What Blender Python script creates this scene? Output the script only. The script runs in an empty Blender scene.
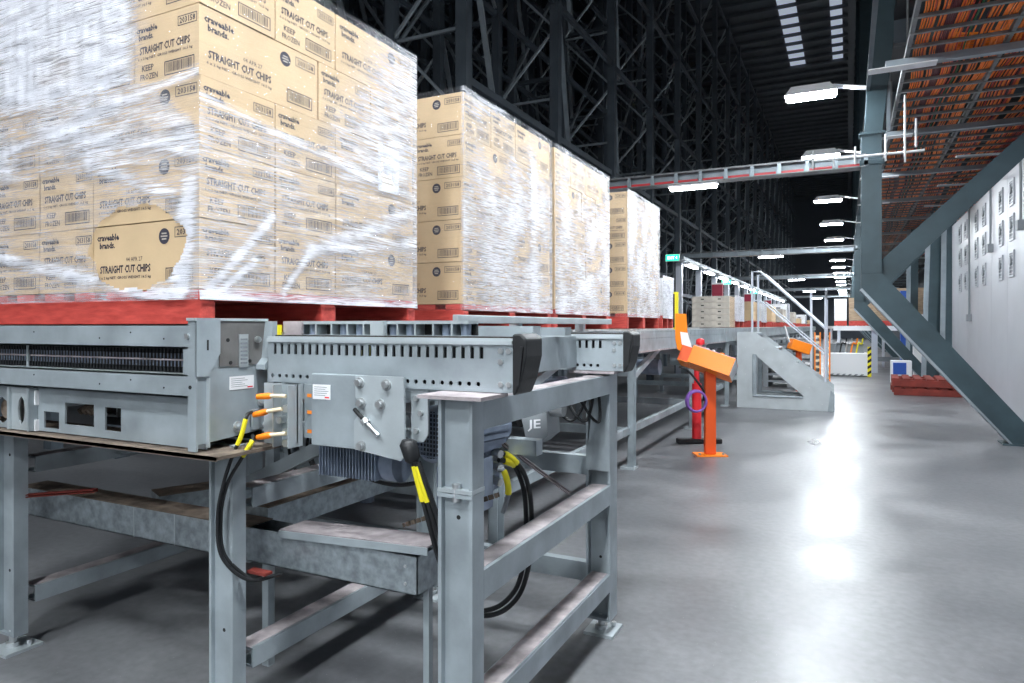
import bpy, math, random
from mathutils import Vector, Matrix, noise, Euler
R = math.radians
random.seed(7)
C = bpy.context.scene.collection
sc = bpy.context.scene

# ------------------------------------------------------------------ camera, world, exposure
YAW = R(26.26)
cam_d = bpy.data.cameras.new('camera')
cam = bpy.data.objects.new('camera', cam_d)
C.objects.link(cam)
cam.location = (0, 0, 1.22)
cam.rotation_euler = (R(90), 0, YAW)
cam_d.sensor_width = 36
cam_d.lens = 681 * 36 / 1024
cam_d.shift_y = -15.5 / 1024
cam_d.clip_start = .05
cam_d.clip_end = 400
sc.camera = cam
sc.view_settings.view_transform = 'Standard'
sc.view_settings.look = 'None'
sc.view_settings.gamma = 1
sc.view_settings.use_curve_mapping = False
sc.view_settings.exposure = 0.0
w = bpy.data.worlds.new('world')
sc.world = w
w.use_nodes = True
w.node_tree.nodes['Background'].inputs[0].default_value = (.86, .92, 1, 1)
w.node_tree.nodes['Background'].inputs[1].default_value = .18
LAMP = 390.0      # radiance of the high-bay diffusers
TUBE = 30.0      # radiance of the linear lamps

# ------------------------------------------------------------------ materials
M = {}
def mat(name, col, rough=.5, metal=0.0, var=.0, scale=8.0, bump=0.0, bscale=40.0, emit=None, spec=None, stretch=None, col2=None, thresh=None):
    m = bpy.data.materials.new(name); m.use_nodes = True
    nt = m.node_tree; N = nt.nodes; L = nt.links
    b = N['Principled BSDF']
    b.inputs['Base Color'].default_value = (*col, 1)
    b.inputs['Roughness'].default_value = rough
    b.inputs['Metallic'].default_value = metal
    if spec is not None: b.inputs['Specular IOR Level'].default_value = spec
    tc = None
    if var or bump:
        tc = N.new('ShaderNodeTexCoord'); mp = N.new('ShaderNodeMapping')
        L.new(tc.outputs['Object'], mp.inputs[0])
        if stretch: mp.inputs['Scale'].default_value = stretch
    if var:
        n = N.new('ShaderNodeTexNoise'); n.inputs['Scale'].default_value = scale; n.inputs['Detail'].default_value = 6
        L.new(mp.outputs[0], n.inputs['Vector'])
        r = N.new('ShaderNodeValToRGB')
        r.color_ramp.elements[0].position = thresh[0] if thresh else .3
        r.color_ramp.elements[1].position = thresh[1] if thresh else .7
        c2 = col2 or tuple(c * (1 - var) for c in col)
        r.color_ramp.elements[0].color = (*c2, 1)
        r.color_ramp.elements[1].color = (*(tuple(min(1, c * (1 + var * .6)) for c in col) if not col2 else col), 1)
        L.new(n.outputs[0], r.inputs[0]); L.new(r.outputs[0], b.inputs['Base Color'])
    if bump:
        n2 = N.new('ShaderNodeTexNoise'); n2.inputs['Scale'].default_value = bscale; n2.inputs['Detail'].default_value = 4
        L.new(mp.outputs[0], n2.inputs['Vector'])
        bp = N.new('ShaderNodeBump'); bp.inputs['Strength'].default_value = bump; bp.inputs['Distance'].default_value = .01
        L.new(n2.outputs[0], bp.inputs['Height']); L.new(bp.outputs[0], b.inputs['Normal'])
    if emit:
        b.inputs['Emission Color'].default_value = (*emit[0], 1); b.inputs['Emission Strength'].default_value = emit[1]
    M[name] = m
    return m
mat('steel', (.36, .41, .44), .42, .25, .28, 6, .05, 90)
mat('steel_light', (.47, .52, .545), .38, .3, .18, 5, .04, 80)
mat('steel_worn', (.42, .37, .38), .6, .1, .45, 14, .1, 60)
mat('steel_pale', (.52, .56, .58), .45, .2, .12, 5, .03, 80)
mat('galv', (.36, .41, .44), .36, .55, .35, 38, .05, 90)
mat('rust', (.17, .13, .10), .8, 0, .5, 20, .2, 60)
mat('zinc', (.62, .64, .65), .3, .8)
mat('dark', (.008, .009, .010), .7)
mat('steel_dark', (.15, .145, .14), .6, .1, .3, 12, .05, 60)  # darker mottled steel, used on the wear plate
mat('far_wall', (.10, .115, .14), .9)  # plain blue-grey of the far wall, lighter than the side walls
mat('rubber', (.011, .012, .014), .5, 0, .3, 10, .05, 60)
mat('chain', (.05, .045, .04), .5, .5, .4, 60)
mat('motor', (.24, .29, .38), .45, .2, .25, 20)
mat('rack', (.090, .112, .135), .5, .3, .2, 3)
mat('rack_light', (.32, .37, .41), .42, .4, .2, 4)
mat('portal', (.042, .074, .090), .48, .15, .22, 4, .03, 50)
mat('tray', (.22, .23, .24), .45, .5, .3, 10)
mat('red', (.64, .085, .065), .6, 0, .35, 7, .12, 30, stretch=(1.5, 6, 8), col2=(.40, .035, .028))
mat('red_dark', (.22, .03, .02), .7, 0, .35, 5, .12, 30)
mat('red_gloss', (.80, .03, .04), .35)
mat('pink', (.85, .45, .45), .4)
mat('orange', (.98, .25, .01), .4, 0, .06, 4)
mat('orange_dark', (.75, .09, .01), .5)
mat('yellow', (.90, .78, .02), .5)
mat('purple', (.22, .10, .40), .5)
mat('card', (.62, .45, .27), .75, 0, .08, 6, .04, 120)
mat('card_pale', (.52, .47, .41), .8, 0, .25, 9, .05, 100)
mat('tape', (.78, .66, .46), .35)
mat('ink', (.035, .032, .05), .7)
mat('timber', (.42, .31, .21), .8, 0, .35, 6, .1, 40, stretch=(1, 1, 8))
mat('paper', (.88, .88, .90), .5)
mat('white', (.82, .83, .85), .45)
mat('post_white', (.62, .66, .74), .45)
mat('panel', (.38, .395, .43), .42, 0, .06, 2)
mat('dark_wall', (.028, .034, .042), .8)
mat('roof', (.10, .115, .135), .6, .2)
mat('magenta', (.35, .015, .05), .5)
mat('blue', (.02, .09, .42), .4)
mat('grey_plastic', (.24, .26, .28), .6)
mat('lamp', (.9, .95, 1), .5, emit=((.90, .96, 1), LAMP))
mat('tube', (.9, .95, 1), .5, emit=((.92, .96, 1), TUBE))
mat('sky_pane', (.5, .6, .7), .5, emit=((.62, .70, .85), .5))
mat('exit_green', (.02, .5, .35), .4, emit=((.03, .75, .45), 1.6))
mat('exit_white', (.9, .95, .9), .4, emit=((.8, 1, .9), 3))
mat('cable_orange', (.98, .25, .03), .5)
mat('cable_red', (.62, .06, .04), .5)
mat('cable_maroon', (.13, .02, .035), .5)
mat('cable_green', (.02, .16, .05), .5)
mat('led', (.9, .25, .02), .5)

def concrete():
    m = bpy.data.materials.new('concrete'); m.use_nodes = True
    nt = m.node_tree; N = nt.nodes; L = nt.links; b = N['Principled BSDF']
    tc = N.new('ShaderNodeTexCoord')
    n1 = N.new('ShaderNodeTexNoise'); n1.inputs['Scale'].default_value = 1.1; n1.inputs['Detail'].default_value = 8; n1.inputs['Roughness'].default_value = .62
    n2 = N.new('ShaderNodeTexNoise'); n2.inputs['Scale'].default_value = 26; n2.inputs['Detail'].default_value = 5
    v = N.new('ShaderNodeTexVoronoi'); v.inputs['Scale'].default_value = 30
    for n in (n1, n2, v): L.new(tc.outputs['Object'], n.inputs['Vector'])
    r1 = N.new('ShaderNodeValToRGB'); r1.color_ramp.elements[0].position = .32; r1.color_ramp.elements[1].position = .70
    r1.color_ramp.elements[0].color = (.105, .108, .117, 1); r1.color_ramp.elements[1].color = (.22, .222, .234, 1)
    L.new(n1.outputs[0], r1.inputs[0])
    mx = N.new('ShaderNodeMixRGB'); mx.blend_type = 'MULTIPLY'; mx.inputs[0].default_value = .5
    r2 = N.new('ShaderNodeValToRGB'); r2.color_ramp.elements[0].position = .3; r2.color_ramp.elements[0].color = (.6, .6, .6, 1); r2.color_ramp.elements[1].position = .65
    L.new(n2.outputs[0], r2.inputs[0]); L.new(r1.outputs[0], mx.inputs[1]); L.new(r2.outputs[0], mx.inputs[2])
    sp = N.new('ShaderNodeMath'); sp.operation = 'LESS_THAN'; sp.inputs[1].default_value = .035
    L.new(v.outputs[0], sp.inputs[0])
    mx2 = N.new('ShaderNodeMixRGB'); mx2.inputs[2].default_value = (.45, .44, .42, 1)
    L.new(sp.outputs[0], mx2.inputs[0]); L.new(mx.outputs[0], mx2.inputs[1]); L.new(mx2.outputs[0], b.inputs['Base Color'])
    rr = N.new('ShaderNodeMapRange'); rr.inputs[1].default_value = .3; rr.inputs[2].default_value = .7; rr.inputs[3].default_value = .26; rr.inputs[4].default_value = .50
    L.new(n1.outputs[0], rr.inputs[0]); L.new(rr.outputs[0], b.inputs['Roughness'])
    bp = N.new('ShaderNodeBump'); bp.inputs['Strength'].default_value = .05; bp.inputs['Distance'].default_value = .01
    L.new(n2.outputs[0], bp.inputs['Height']); L.new(bp.outputs[0], b.inputs['Normal'])
    b.inputs['Specular IOR Level'].default_value = .42
    M['concrete'] = m
concrete()

def film_mat():
    m = bpy.data.materials.new('stretch_film'); m.use_nodes = True
    nt = m.node_tree; N = nt.nodes; L = nt.links; b = N['Principled BSDF']; out = N['Material Output']
    b.inputs['Base Color'].default_value = (.80, .81, .88, 1); b.inputs['Roughness'].default_value = .25
    b.inputs['Specular IOR Level'].default_value = .8
    tc = N.new('ShaderNodeTexCoord'); at = N.new('ShaderNodeAttribute'); at.attribute_name = 'layers'
    mp = N.new('ShaderNodeMapping'); mp.inputs['Scale'].default_value = (4.2, 4.2, 130); mp.inputs['Rotation'].default_value = (R(7), R(-6), 0)
    L.new(tc.outputs['Object'], mp.inputs[0])
    n1 = N.new('ShaderNodeTexNoise'); n1.inputs['Scale'].default_value = 1.6; n1.inputs['Detail'].default_value = 7; n1.inputs['Roughness'].default_value = .65; n1.inputs['Distortion'].default_value = 1.2
    L.new(mp.outputs[0], n1.inputs['Vector'])
    n3 = N.new('ShaderNodeTexNoise'); n3.inputs['Scale'].default_value = 3.2; n3.inputs['Detail'].default_value = 4
    L.new(tc.outputs['Object'], n3.inputs['Vector'])
    r1 = N.new('ShaderNodeMapRange'); r1.inputs[1].default_value = .36; r1.inputs[2].default_value = .68; r1.inputs[3].default_value = .15; r1.inputs[4].default_value = 1.9
    L.new(n1.outputs[0], r1.inputs[0])
    r3 = N.new('ShaderNodeMapRange'); r3.inputs[1].default_value = .35; r3.inputs[2].default_value = .65; r3.inputs[3].default_value = .55; r3.inputs[4].default_value = 1.3
    L.new(n3.outputs[0], r3.inputs[0])
    a = N.new('ShaderNodeMath'); a.operation = 'MULTIPLY'; L.new(r1.outputs[0], a.inputs[0]); L.new(r3.outputs[0], a.inputs[1])
    c = N.new('ShaderNodeMath'); c.operation = 'MULTIPLY'; c.use_clamp = True; L.new(a.outputs[0], c.inputs[0]); L.new(at.outputs['Fac'], c.inputs[1])
    bl = N.new('ShaderNodeMath'); bl.operation = 'MULTIPLY'; bl.inputs[1].default_value = .30; L.new(at.outputs['Fac'], bl.inputs[0])
    mxx = N.new('ShaderNodeMath'); mxx.operation = 'MAXIMUM'; mxx.use_clamp = True; L.new(bl.outputs[0], mxx.inputs[0]); L.new(c.outputs[0], mxx.inputs[1]); c = mxx
    mn = N.new('ShaderNodeMath'); mn.operation = 'MINIMUM'; mn.inputs[1].default_value = .90; L.new(c.outputs[0], mn.inputs[0])
    bp = N.new('ShaderNodeBump'); bp.inputs['Strength'].default_value = .55; bp.inputs['Distance'].default_value = .006
    L.new(n1.outputs[0], bp.inputs['Height']); L.new(bp.outputs[0], b.inputs['Normal'])
    tr = N.new('ShaderNodeBsdfTransparent'); gl = N.new('ShaderNodeBsdfGlossy'); gl.inputs['Roughness'].default_value = .12
    L.new(bp.outputs[0], gl.inputs['Normal'])
    m0 = N.new('ShaderNodeMixShader'); m0.inputs[0].default_value = .045
    L.new(tr.outputs[0], m0.inputs[1]); L.new(gl.outputs[0], m0.inputs[2])
    m1 = N.new('ShaderNodeMixShader'); L.new(mn.outputs[0], m1.inputs[0]); L.new(m0.outputs[0], m1.inputs[1]); L.new(b.outputs[0], m1.inputs[2])
    L.new(m1.outputs[0], out.inputs[0])
    M['film'] = m
film_mat()

# ------------------------------------------------------------------ mesh builder
class MB:
    def __init__(s): s.v = []; s.f = []; s.mi = []; s.mats = []; s.sm = []
    def m(s, name):
        if name not in s.mats: s.mats.append(name)
        return s.mats.index(name)
    def add(s, vs, fs, mt, smooth=False):
        k = s.m(mt); o = len(s.v); s.v += [tuple(v) for v in vs]
        for f in fs: s.f.append(tuple(i + o for i in f)); s.mi.append(k); s.sm.append(smooth)
        return s
    def box(s, x0, x1, y0, y1, z0, z1, mt='steel'):
        vs = [(x, y, z) for x in (x0, x1) for y in (y0, y1) for z in (z0, z1)]
        return s.add(vs, [(0, 1, 3, 2), (4, 6, 7, 5), (0, 4, 5, 1), (2, 3, 7, 6), (0, 2, 6, 4), (1, 5, 7, 3)], mt)
    def bar(s, p, q, w, h, mt='steel', up=(0, 0, 1)):
        p, q = Vector(p), Vector(q); d = (q - p).normalized(); up = Vector(up)
        if abs(d.dot(up)) > .98: up = Vector((1, 0, 0))
        a = d.cross(up).normalized(); b = a.cross(d).normalized()
        vs = [e + a * (i * w / 2) + b * (j * h / 2) for e in (p, q) for i, j in ((-1, -1), (1, -1), (1, 1), (-1, 1))]
        return s.add(vs, [(0, 3, 2, 1), (4, 5, 6, 7), (0, 1, 5, 4), (1, 2, 6, 5), (2, 3, 7, 6), (3, 0, 4, 7)], mt)
    def cbar(s, p, q, w, h, t, mt='steel', up=(0, 0, 1), side=1):
        """channel section: web plus two flanges pointing to side"""
        p, q = Vector(p), Vector(q); d = (q - p).normalized(); u = Vector(up)
        a = d.cross(u).normalized(); b = a.cross(d).normalized()
        s.bar(p, q, t, h, mt, up)
        for k in (-1, 1):
            o = b * (k * (h / 2 - t / 2)) + a * (side * w / 2)
            s.bar(p + o, q + o, w, t, mt, up)
        return s
    def tube(s, pts, r, mt='rubber', n=8, cap=True):
        pts = [Vector(p) for p in pts]; rings = []
        prev = None
        for i, p in enumerate(pts):
            d = (pts[min(i + 1, len(pts) - 1)] - pts[max(i - 1, 0)]).normalized()
            if prev is None:
                a = d.cross(Vector((0, 0, 1)))
                if a.length < .1: a = d.cross(Vector((1, 0, 0)))
            else: a = prev - d * prev.dot(d)
            a.normalize(); prev = a; b = d.cross(a)
            rr = r[i] if isinstance(r, (list, tuple)) else r
            rings.append([p + (a * math.cos(2 * math.pi * k / n) + b * math.sin(2 * math.pi * k / n)) * rr for k in range(n)])
        vs = [v for g in rings for v in g]; fs = []
        for i in range(len(pts) - 1):
            for k in range(n): fs.append((i * n + k, i * n + (k + 1) % n, (i + 1) * n + (k + 1) % n, (i + 1) * n + k))
        s.add(vs, fs, mt, True)
        if cap:
            s.add(rings[0], [tuple(range(n))[::-1]], mt); s.add(rings[-1], [tuple(range(n))], mt)
        return s
    def cyl(s, p, q, r, mt='steel', n=14): return s.tube([p, q], r, mt, n)
    def prism(s, poly, o, ud, vd, nd, t, mt='steel'):
        """2-D polygon (u,v) extruded by t along nd"""
        o, ud, vd, nd = map(Vector, (o, ud, vd, nd)); n = len(poly)
        a = [o + ud * u + vd * v for u, v in poly]; b = [p + nd * t for p in a]
        return s.add(a + b, [tuple(range(n))[::-1], tuple(range(n, 2 * n))] + [(i, (i + 1) % n, n + (i + 1) % n, n + i) for i in range(n)], mt)
    def holes(s, u0, u1, v0, v1, hs, o, ud, vd, nd, t, mt='steel'):
        """plate band with one row of holes hs = [(u, v, hw, hh, round)]; cells split midway between the holes"""
        o, ud, vd, nd = map(Vector, (o, ud, vd, nd)); hs = sorted(hs)
        P = lambda u, v, k: o + ud * u + vd * v + nd * (t * k)
        cuts = [u0] + [(hs[i][0] + hs[i + 1][0]) / 2 for i in range(len(hs) - 1)] + [u1]
        for i, (u, v, hw, hh, rd) in enumerate(hs):
            a, b = cuts[i], cuts[i + 1]
            outer = [(b, v), (b, v1), (u, v1), (a, v1), (a, v), (a, v0), (u, v0), (b, v0)]
            if rd: inner = [(u + hw * math.cos(k * math.pi / 4), v + hh * math.sin(k * math.pi / 4)) for k in range(8)]
            else: inner = [(u + hw, v), (u + hw, v + hh), (u, v + hh), (u - hw, v + hh), (u - hw, v), (u - hw, v - hh), (u, v - hh), (u + hw, v - hh)]
            vs = [P(x, y, k) for k in (0, 1) for ring in (outer, inner) for x, y in ring]
            fs = []
            for k in range(8):
                j = (k + 1) % 8
                fs += [(k, j, 8 + j, 8 + k), (16 + j, 16 + k, 24 + k, 24 + j), (8 + k, 8 + j, 24 + j, 24 + k)]
            s.add(vs, fs, mt)
        return s
    def sphere(s, c, r, mt, n=10, sc3=(1, 1, 1)):
        c = Vector(c); vs = []; fs = []
        for i in range(n + 1):
            th = math.pi * i / n
            for k in range(n):
                ph = 2 * math.pi * k / n
                vs.append(c + Vector((math.sin(th) * math.cos(ph) * r * sc3[0], math.sin(th) * math.sin(ph) * r * sc3[1], math.cos(th) * r * sc3[2])))
        for i in range(n):
            for k in range(n): fs.append((i * n + k, i * n + (k + 1) % n, (i + 1) * n + (k + 1) % n, (i + 1) * n + k))
        return s.add(vs, fs, mt, True)
    def text(s, txt, o, ud, vd, width, height, mt='ink', bold=.0, nd=None):
        vs, fs = glyphs(txt, bold); o, ud, vd = map(Vector, (o, ud, vd))
        return s.add([o + ud * (x * width) + vd * (y * height) for x, y in vs], fs, mt)
    def xf(s, mtx): s.v = [tuple(mtx @ Vector(v)) for v in s.v]; return s
    def build(s, name, parent=None, loc=None, bevel=0):
        me = bpy.data.meshes.new(name); me.from_pydata(s.v, [], s.f)
        for mn in s.mats: me.materials.append(M[mn])
        me.polygons.foreach_set('material_index', s.mi); me.polygons.foreach_set('use_smooth', s.sm)
        me.update()
        ob = bpy.data.objects.new(name, me); C.objects.link(ob)
        if parent is not None: ob.parent = parent
        if loc: ob.location = loc
        if bevel:
            b = ob.modifiers.new('bevel', 'BEVEL'); b.width = bevel; b.segments = 2; b.limit_method = 'ANGLE'
        return ob

_g = {}
def glyphs(txt, bold):
    """outline of a word as flat polygons, normalised to a unit box"""
    key = (txt, bold)
    if key in _g: return _g[key]
    cu = bpy.data.curves.new('t', 'FONT'); cu.body = txt; cu.resolution_u = 1; cu.offset = bold; cu.space_character = 1.0
    ob = bpy.data.objects.new('t', cu); me = ob.to_mesh()
    vs = [(v.co.x, v.co.y) for v in me.vertices]; fs = [tuple(p.vertices) for p in me.polygons]
    ob.to_mesh_clear(); bpy.data.objects.remove(ob); bpy.data.curves.remove(cu)
    x0 = min(v[0] for v in vs); x1 = max(v[0] for v in vs); y0 = min(v[1] for v in vs); y1 = max(v[1] for v in vs)
    vs = [((x - x0) / (x1 - x0), (y - y0) / (y1 - y0)) for x, y in vs]
    _g[key] = (vs, fs)
    return _g[key]

def thing(name, label, cat, loc=(0, 0, 0), rz=0, group=None):
    o = bpy.data.objects.new(name, None); C.objects.link(o); o.location = loc; o.rotation_euler = (0, 0, rz)
    o.empty_display_size = .1
    return tag(o, label, cat, group)
def tag(o, label, cat, group=None):
    o['label'] = label; o['category'] = cat
    if group: o['group'] = group
    return o
def struct(o): o['kind'] = 'structure'; return o
def kids(o): return [c for c in C.objects if c.parent == o]
def snapshot(o): return (o, [snapshot(c) for c in kids(o)])
def dup(tree, parent=None):
    o, ch = tree; c = o.copy(); C.objects.link(c); c.parent = parent
    for t in ch: dup(t, c)
    return c
ORD = ['first', 'second', 'third', 'fourth', 'fifth', 'sixth', 'seventh', 'eighth', 'ninth', 'tenth', 'eleventh', 'twelfth', 'thirteenth', 'fourteenth', 'fifteenth', 'sixteenth', 'seventeenth', 'eighteenth', 'nineteenth', 'twentieth', 'twenty-first', 'twenty-second', 'twenty-third', 'twenty-fourth']
def smooth_path(pts, n=6):
    pts = [Vector(p) for p in pts]; out = []
    for i in range(len(pts) - 1):
        p0, p1, p2, p3 = pts[max(i - 1, 0)], pts[i], pts[i + 1], pts[min(i + 2, len(pts) - 1)]
        for k in range(n):
            t = k / n
            out.append(.5 * ((2 * p1) + (p2 - p0) * t + (2 * p0 - 5 * p1 + 4 * p2 - p3) * t * t + (3 * p1 - p0 - 3 * p2 + p3) * t ** 3))
    out.append(pts[-1]); return out

# ------------------------------------------------------------------ the hall
struct(MB().box(-22, 3.2, -26, 90, -.2, 0, 'concrete').build('floor'))
struct(MB().box(-22.2, -22, -3, 90, 0, 14, 'dark_wall').build('wall_left'))
struct(MB().box(-22.2, 8, 72, 72.3, 0, 14, 'far_wall').build('wall_far'))
def roof():
    mb = MB()
    mb.box(-22, -2.4, -3, 90, 13.3, 13.4, 'roof'); mb.box(-.2, 5, -3, 90, 13.3, 13.4, 'roof')
    mb.box(-2.4, -.2, -3, 24, 13.3, 13.4, 'roof'); mb.box(-2.4, -.2, 34.5, 90, 13.3, 13.4, 'roof')
    mb.box(-1.75, -.62, 24, 34.5, 13.3, 13.4, 'roof')
    c = struct(mb.build('ceiling'))
    for i, (x0, x1) in enumerate(((-2.4, -1.75), (-.62, -.2))):
        struct(MB().box(x0, x1, 24, 34.5, 13.32, 13.36, 'sky_pane').build('window_%d' % (i + 1)))
    pm = MB()
    for k in range(66):
        y = 16 + k * .95; pm.box(-10, 4, y, y + .09, 13.16, 13.28, 'roof')
    struct(pm.build('trim_1'))
    # a deep roof girder along the aisle on each side
    g = MB(); g.box(.0, .25, -3, 88, 12.3, 12.95, 'roof')
    struct(g.build('trim_2'))
roof()
# white insulated panel wall on the right, with its dark upper zone behind
def right_wall():
    mb = MB(); y = 2.0
    while y < 16.4:
        y1 = min(y + 1.13, 16.4)
        mb.box(1.90, 2.05, y + .003, y1 - .004, 0, 3.25, 'panel')
        mb.box(1.912, 2.04, y1 - .004, y1 + .004, 0, 3.25, 'grey_plastic')
        y = y1
    struct(mb.build('wall_right'))
    t = MB(); t.box(1.86, 1.90, 2, 16.4, 0, .09, 'grey_plastic'); struct(t.build('baseboard_right'))
    u = MB(); u.box(3.0, 3.2, -3, 90, 0, 13.3, 'dark_wall'); struct(u.build('wall_right_outer'))
    d = MB(); d.box(.45, 3.0, 2, 88, 4.55, 4.65, 'dark_wall')
    for k in range(32): d.box(.45, 3.0, 3.3 + 2.6 * k, 3.42 + 2.6 * k, 4.3, 4.55, 'rack')
    struct(d.build('ceiling_mezzanine'))
right_wall()

# fittings and conduits on the white wall
def wall_vents():
    proto = None; rows = ((2.94, 'top'), (2.49, 'middle'), (2.02, 'lowest'))
    ys = [8.75, 9.45, 10.7, 11.4, 12.7, 13.4, 14.5, 15.2]
    for z, rn in rows:
        for i, y in enumerate(ys):
            if proto is None:
                t = thing('wall_vent', '', 'vent')
                f = MB()
                for a0, a1, c0, c1 in ((-.13, .13, .14, .17), (-.13, .13, -.17, -.14), (-.13, -.1, -.14, .14), (.1, .13, -.14, .14)): f.box(-.018, 0, a0, a1, c0, c1, 'panel')
                f.build('frame', t)
                g = MB().box(-.006, 0, -.1, .1, -.14, .14, 'grey_plastic')
                for k in range(6): g.bar((-.012, -.1, -.12 + k * .048), (-.012, .1, -.12 + k * .048), .012, .010, 'panel')
                g.build('grille', t)
                MB().cyl((-.015, 0, .03), (-.035, 0, .03), .055, 'grey_plastic', 12).build('fan_hub', t)
                proto = snapshot(t); o = t
            else: o = dup(proto)
            o.location = (1.90, y, z)
            tag(o, 'small square %s-row vent on the white wall, %s one from the near end' % (rn, ORD[i]), 'vent', 'vents in pairs on the white panel wall')
    for i, (y, z) in enumerate(((8.2, 1.35),)):
        o = dup(proto); o.location = (1.90, y + 1.35, 1.72); tag(o, 'lone small vent on the white wall below the three vent rows', 'vent')
    for i, (y, z0) in enumerate(((10.1, 2.5), (12.05, 2.42), (14.0, 1.42))):
        t = thing('wall_conduit', ('grey conduit dropping down the white wall nearest the camera', 'grey conduit dropping between the middle vents on the white wall', 'longest grey conduit, dropping to a low socket box on the white wall')[i], 'conduit', (0, 0, 0), 0, 'conduits on the white wall')
        MB().tube(smooth_path([(1.2, y - .1, 3.32), (1.74, y, 3.32), (1.85, y, 3.27), (1.87, y, 3.1), (1.87, y, z0)]), .016, 'grey_plastic').build('pipe', t)
        MB().box(1.83, 1.9, y - .06, y + .06, z0 - .12, z0, 'grey_plastic').build('socket_box', t)
wall_vents()

# ------------------------------------------------------------------ portal frames with the overhead tray
def portals():
    for k in range(6):
        Y = 8.6 + 9.5 * k
        t = thing('portal_frame', ('nearest dark blue-grey steel frame with a long diagonal leg down to the floor', 'second dark steel frame, its diagonal leg ending behind the red pallets', 'third dark steel frame down the aisle', 'fourth dark steel frame down the aisle', 'fifth dark steel frame down the aisle', 'farthest dark steel frame at the aisle end')[k], 'steel frame', (-.05, Y, 0), 0, 'steel frames along the aisle')
        m = MB(); m.box(.18, .385, -.09, .09, 1.80, 3.34, 'portal'); m.box(.16, .42, -.1, .1, 3.34, 3.37, 'portal')
        m.box(.165, .415, -.1, -.085, 3.0, 3.06, 'portal')
        m.prism([(.21, 3.37), (.39, 3.37), (.56, 4.9), (.56, 12.9), (.3, 12.9), (.3, 4.9)], (0, -.09, 0), (1, 0, 0), (0, 0, 1), (0, 1, 0), .18, 'portal')
        m.box(.43, .47, -.02, .02, 3.37, 4.9, 'rack_light')
        m.build('post', t, bevel=.004)
        d = MB(); d.prism([(.18, 1.80), (.18, 1.62), (1.56, 0), (1.85, 0), (.385, 1.80)], (0, -.09, 0), (1, 0, 0), (0, 0, 1), (0, 1, 0), .18, 'portal')
        d.prism([(.165, 1.62), (1.545, 0.0), (1.57, 0.0), (.19, 1.64)], (0, -.11, 0), (1, 0, 0), (0, 0, 1), (0, 1, 0), .22, 'rack_light')
        d.box(1.47, 1.92, -.14, .14, 0, .015, 'portal')
        d.build('diagonal_leg', t)
        b = MB(); b.prism([(.30, 1.66), (.42, 1.66), (1.88, 3.16), (1.88, 3.42), (.30, 1.88)], (0, .095, 0), (1, 0, 0), (0, 0, 1), (0, 1, 0), .14, 'portal')
        b.build('brace', t)
        # post pair standing by the wall
    for k, (x, y, lean, h) in enumerate(((1.55, 16.75, .10, 3.6), (1.72, 17.2, .06, 3.6), (1.45, 19.5, .03, 3.6), (1.86, 16.5, .04, 3.6))):
        t = thing('wall_post', ('dark leaning steel post standing just before the second diagonal leg', 'dark steel post at the far end of the white wall', 'thin dark post behind the wall-end posts', 'dark post tight against the white wall end')[k], 'post', (x, y, 0))
        MB().bar((0, 0, 0), (lean, 0, h), .16, .16, 'portal').build('shaft', t)
        MB().box(-.12, .12, -.12, .12, 0, .012, 'portal').build('base_plate', t)
        MB().bar((-.085, -.02, .012), (lean - .085, -.02, h), .012, .17, 'rack_light').build('flange', t)
portals()

# cross girders with strip lamps between the frames and the racks
def girders():
    for k in range(5):
        Y = 8.6 + 9.5 * k
        o = ORD[k]
        t = thing('cross_girder', 'long grey girder spanning the hall overhead, %s from the camera' % o, 'girder', (0, Y, 0), 0, 'girders across the hall')
        m = MB(); m.box(-4.1, .18, -.10, .10, 3.115, 3.135, 'tray'); m.box(-4.1, .18, -.10, .10, 2.99, 3.0, 'tray')
        m.box(-4.1, .18, -.006, .006, 3.0, 3.115, 'rack_light'); m.build('girder_rail', t)
        c = MB()
        for i in range(14): x = -4.0 + i * .3; c.box(x, x + .24, -.06, -.02, 3.001, 3.035, 'red_gloss')
        if k == 0: c.build('red_cable_run', t)
        for i in range(15): MB().box(-4.04 + i * .3, -4.0 + i * .3, -.1, -.085, 3.0, 3.115, 'rack_light').build('stiffener', t)
        l = thing('strip_lamp', 'bright strip lamp hung under the %s overhead girder' % o, 'lamp', (-1.73 + .0 * k, Y, 2.985), 0, 'strip lamps under the girders')
        MB().box(-.30, .30, -.06, .06, -.025, 0, 'white').build('housing', l)
        MB().box(-.28, .28, -.05, .05, -.06, -.025, 'tube').build('diffuser', l)
girders()

# sprinkler line with drops in front of the first frame
def drops():
    for k, Y in enumerate((8.3, 26.5)):
        t = thing('sprinkler_pipe', ('white horizontal pipe with short rods crossing the nearest frame', 'far pale pipe with short rods crossing the aisle')[k], 'pipe', (0, Y, 0), 0, 'overhead pipes with drop rods')
        MB().cyl((-.36, 0, 3.06), (.72, 0, 3.06), .013, 'white', 8).build('pipe', t)
        for x, a, b in ((-.35, 2.97, 3.17), (-.14, 2.96, 3.07), (.07, 2.98, 3.17), (.36, 2.98, 3.27), (.54, 2.95, 3.665), (.64, 3.1, 3.4)):
            MB().cyl((x, -.014, a), (x, -.014, b), .011, 'white', 8).build('drop_rod', t)
drops()

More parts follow.
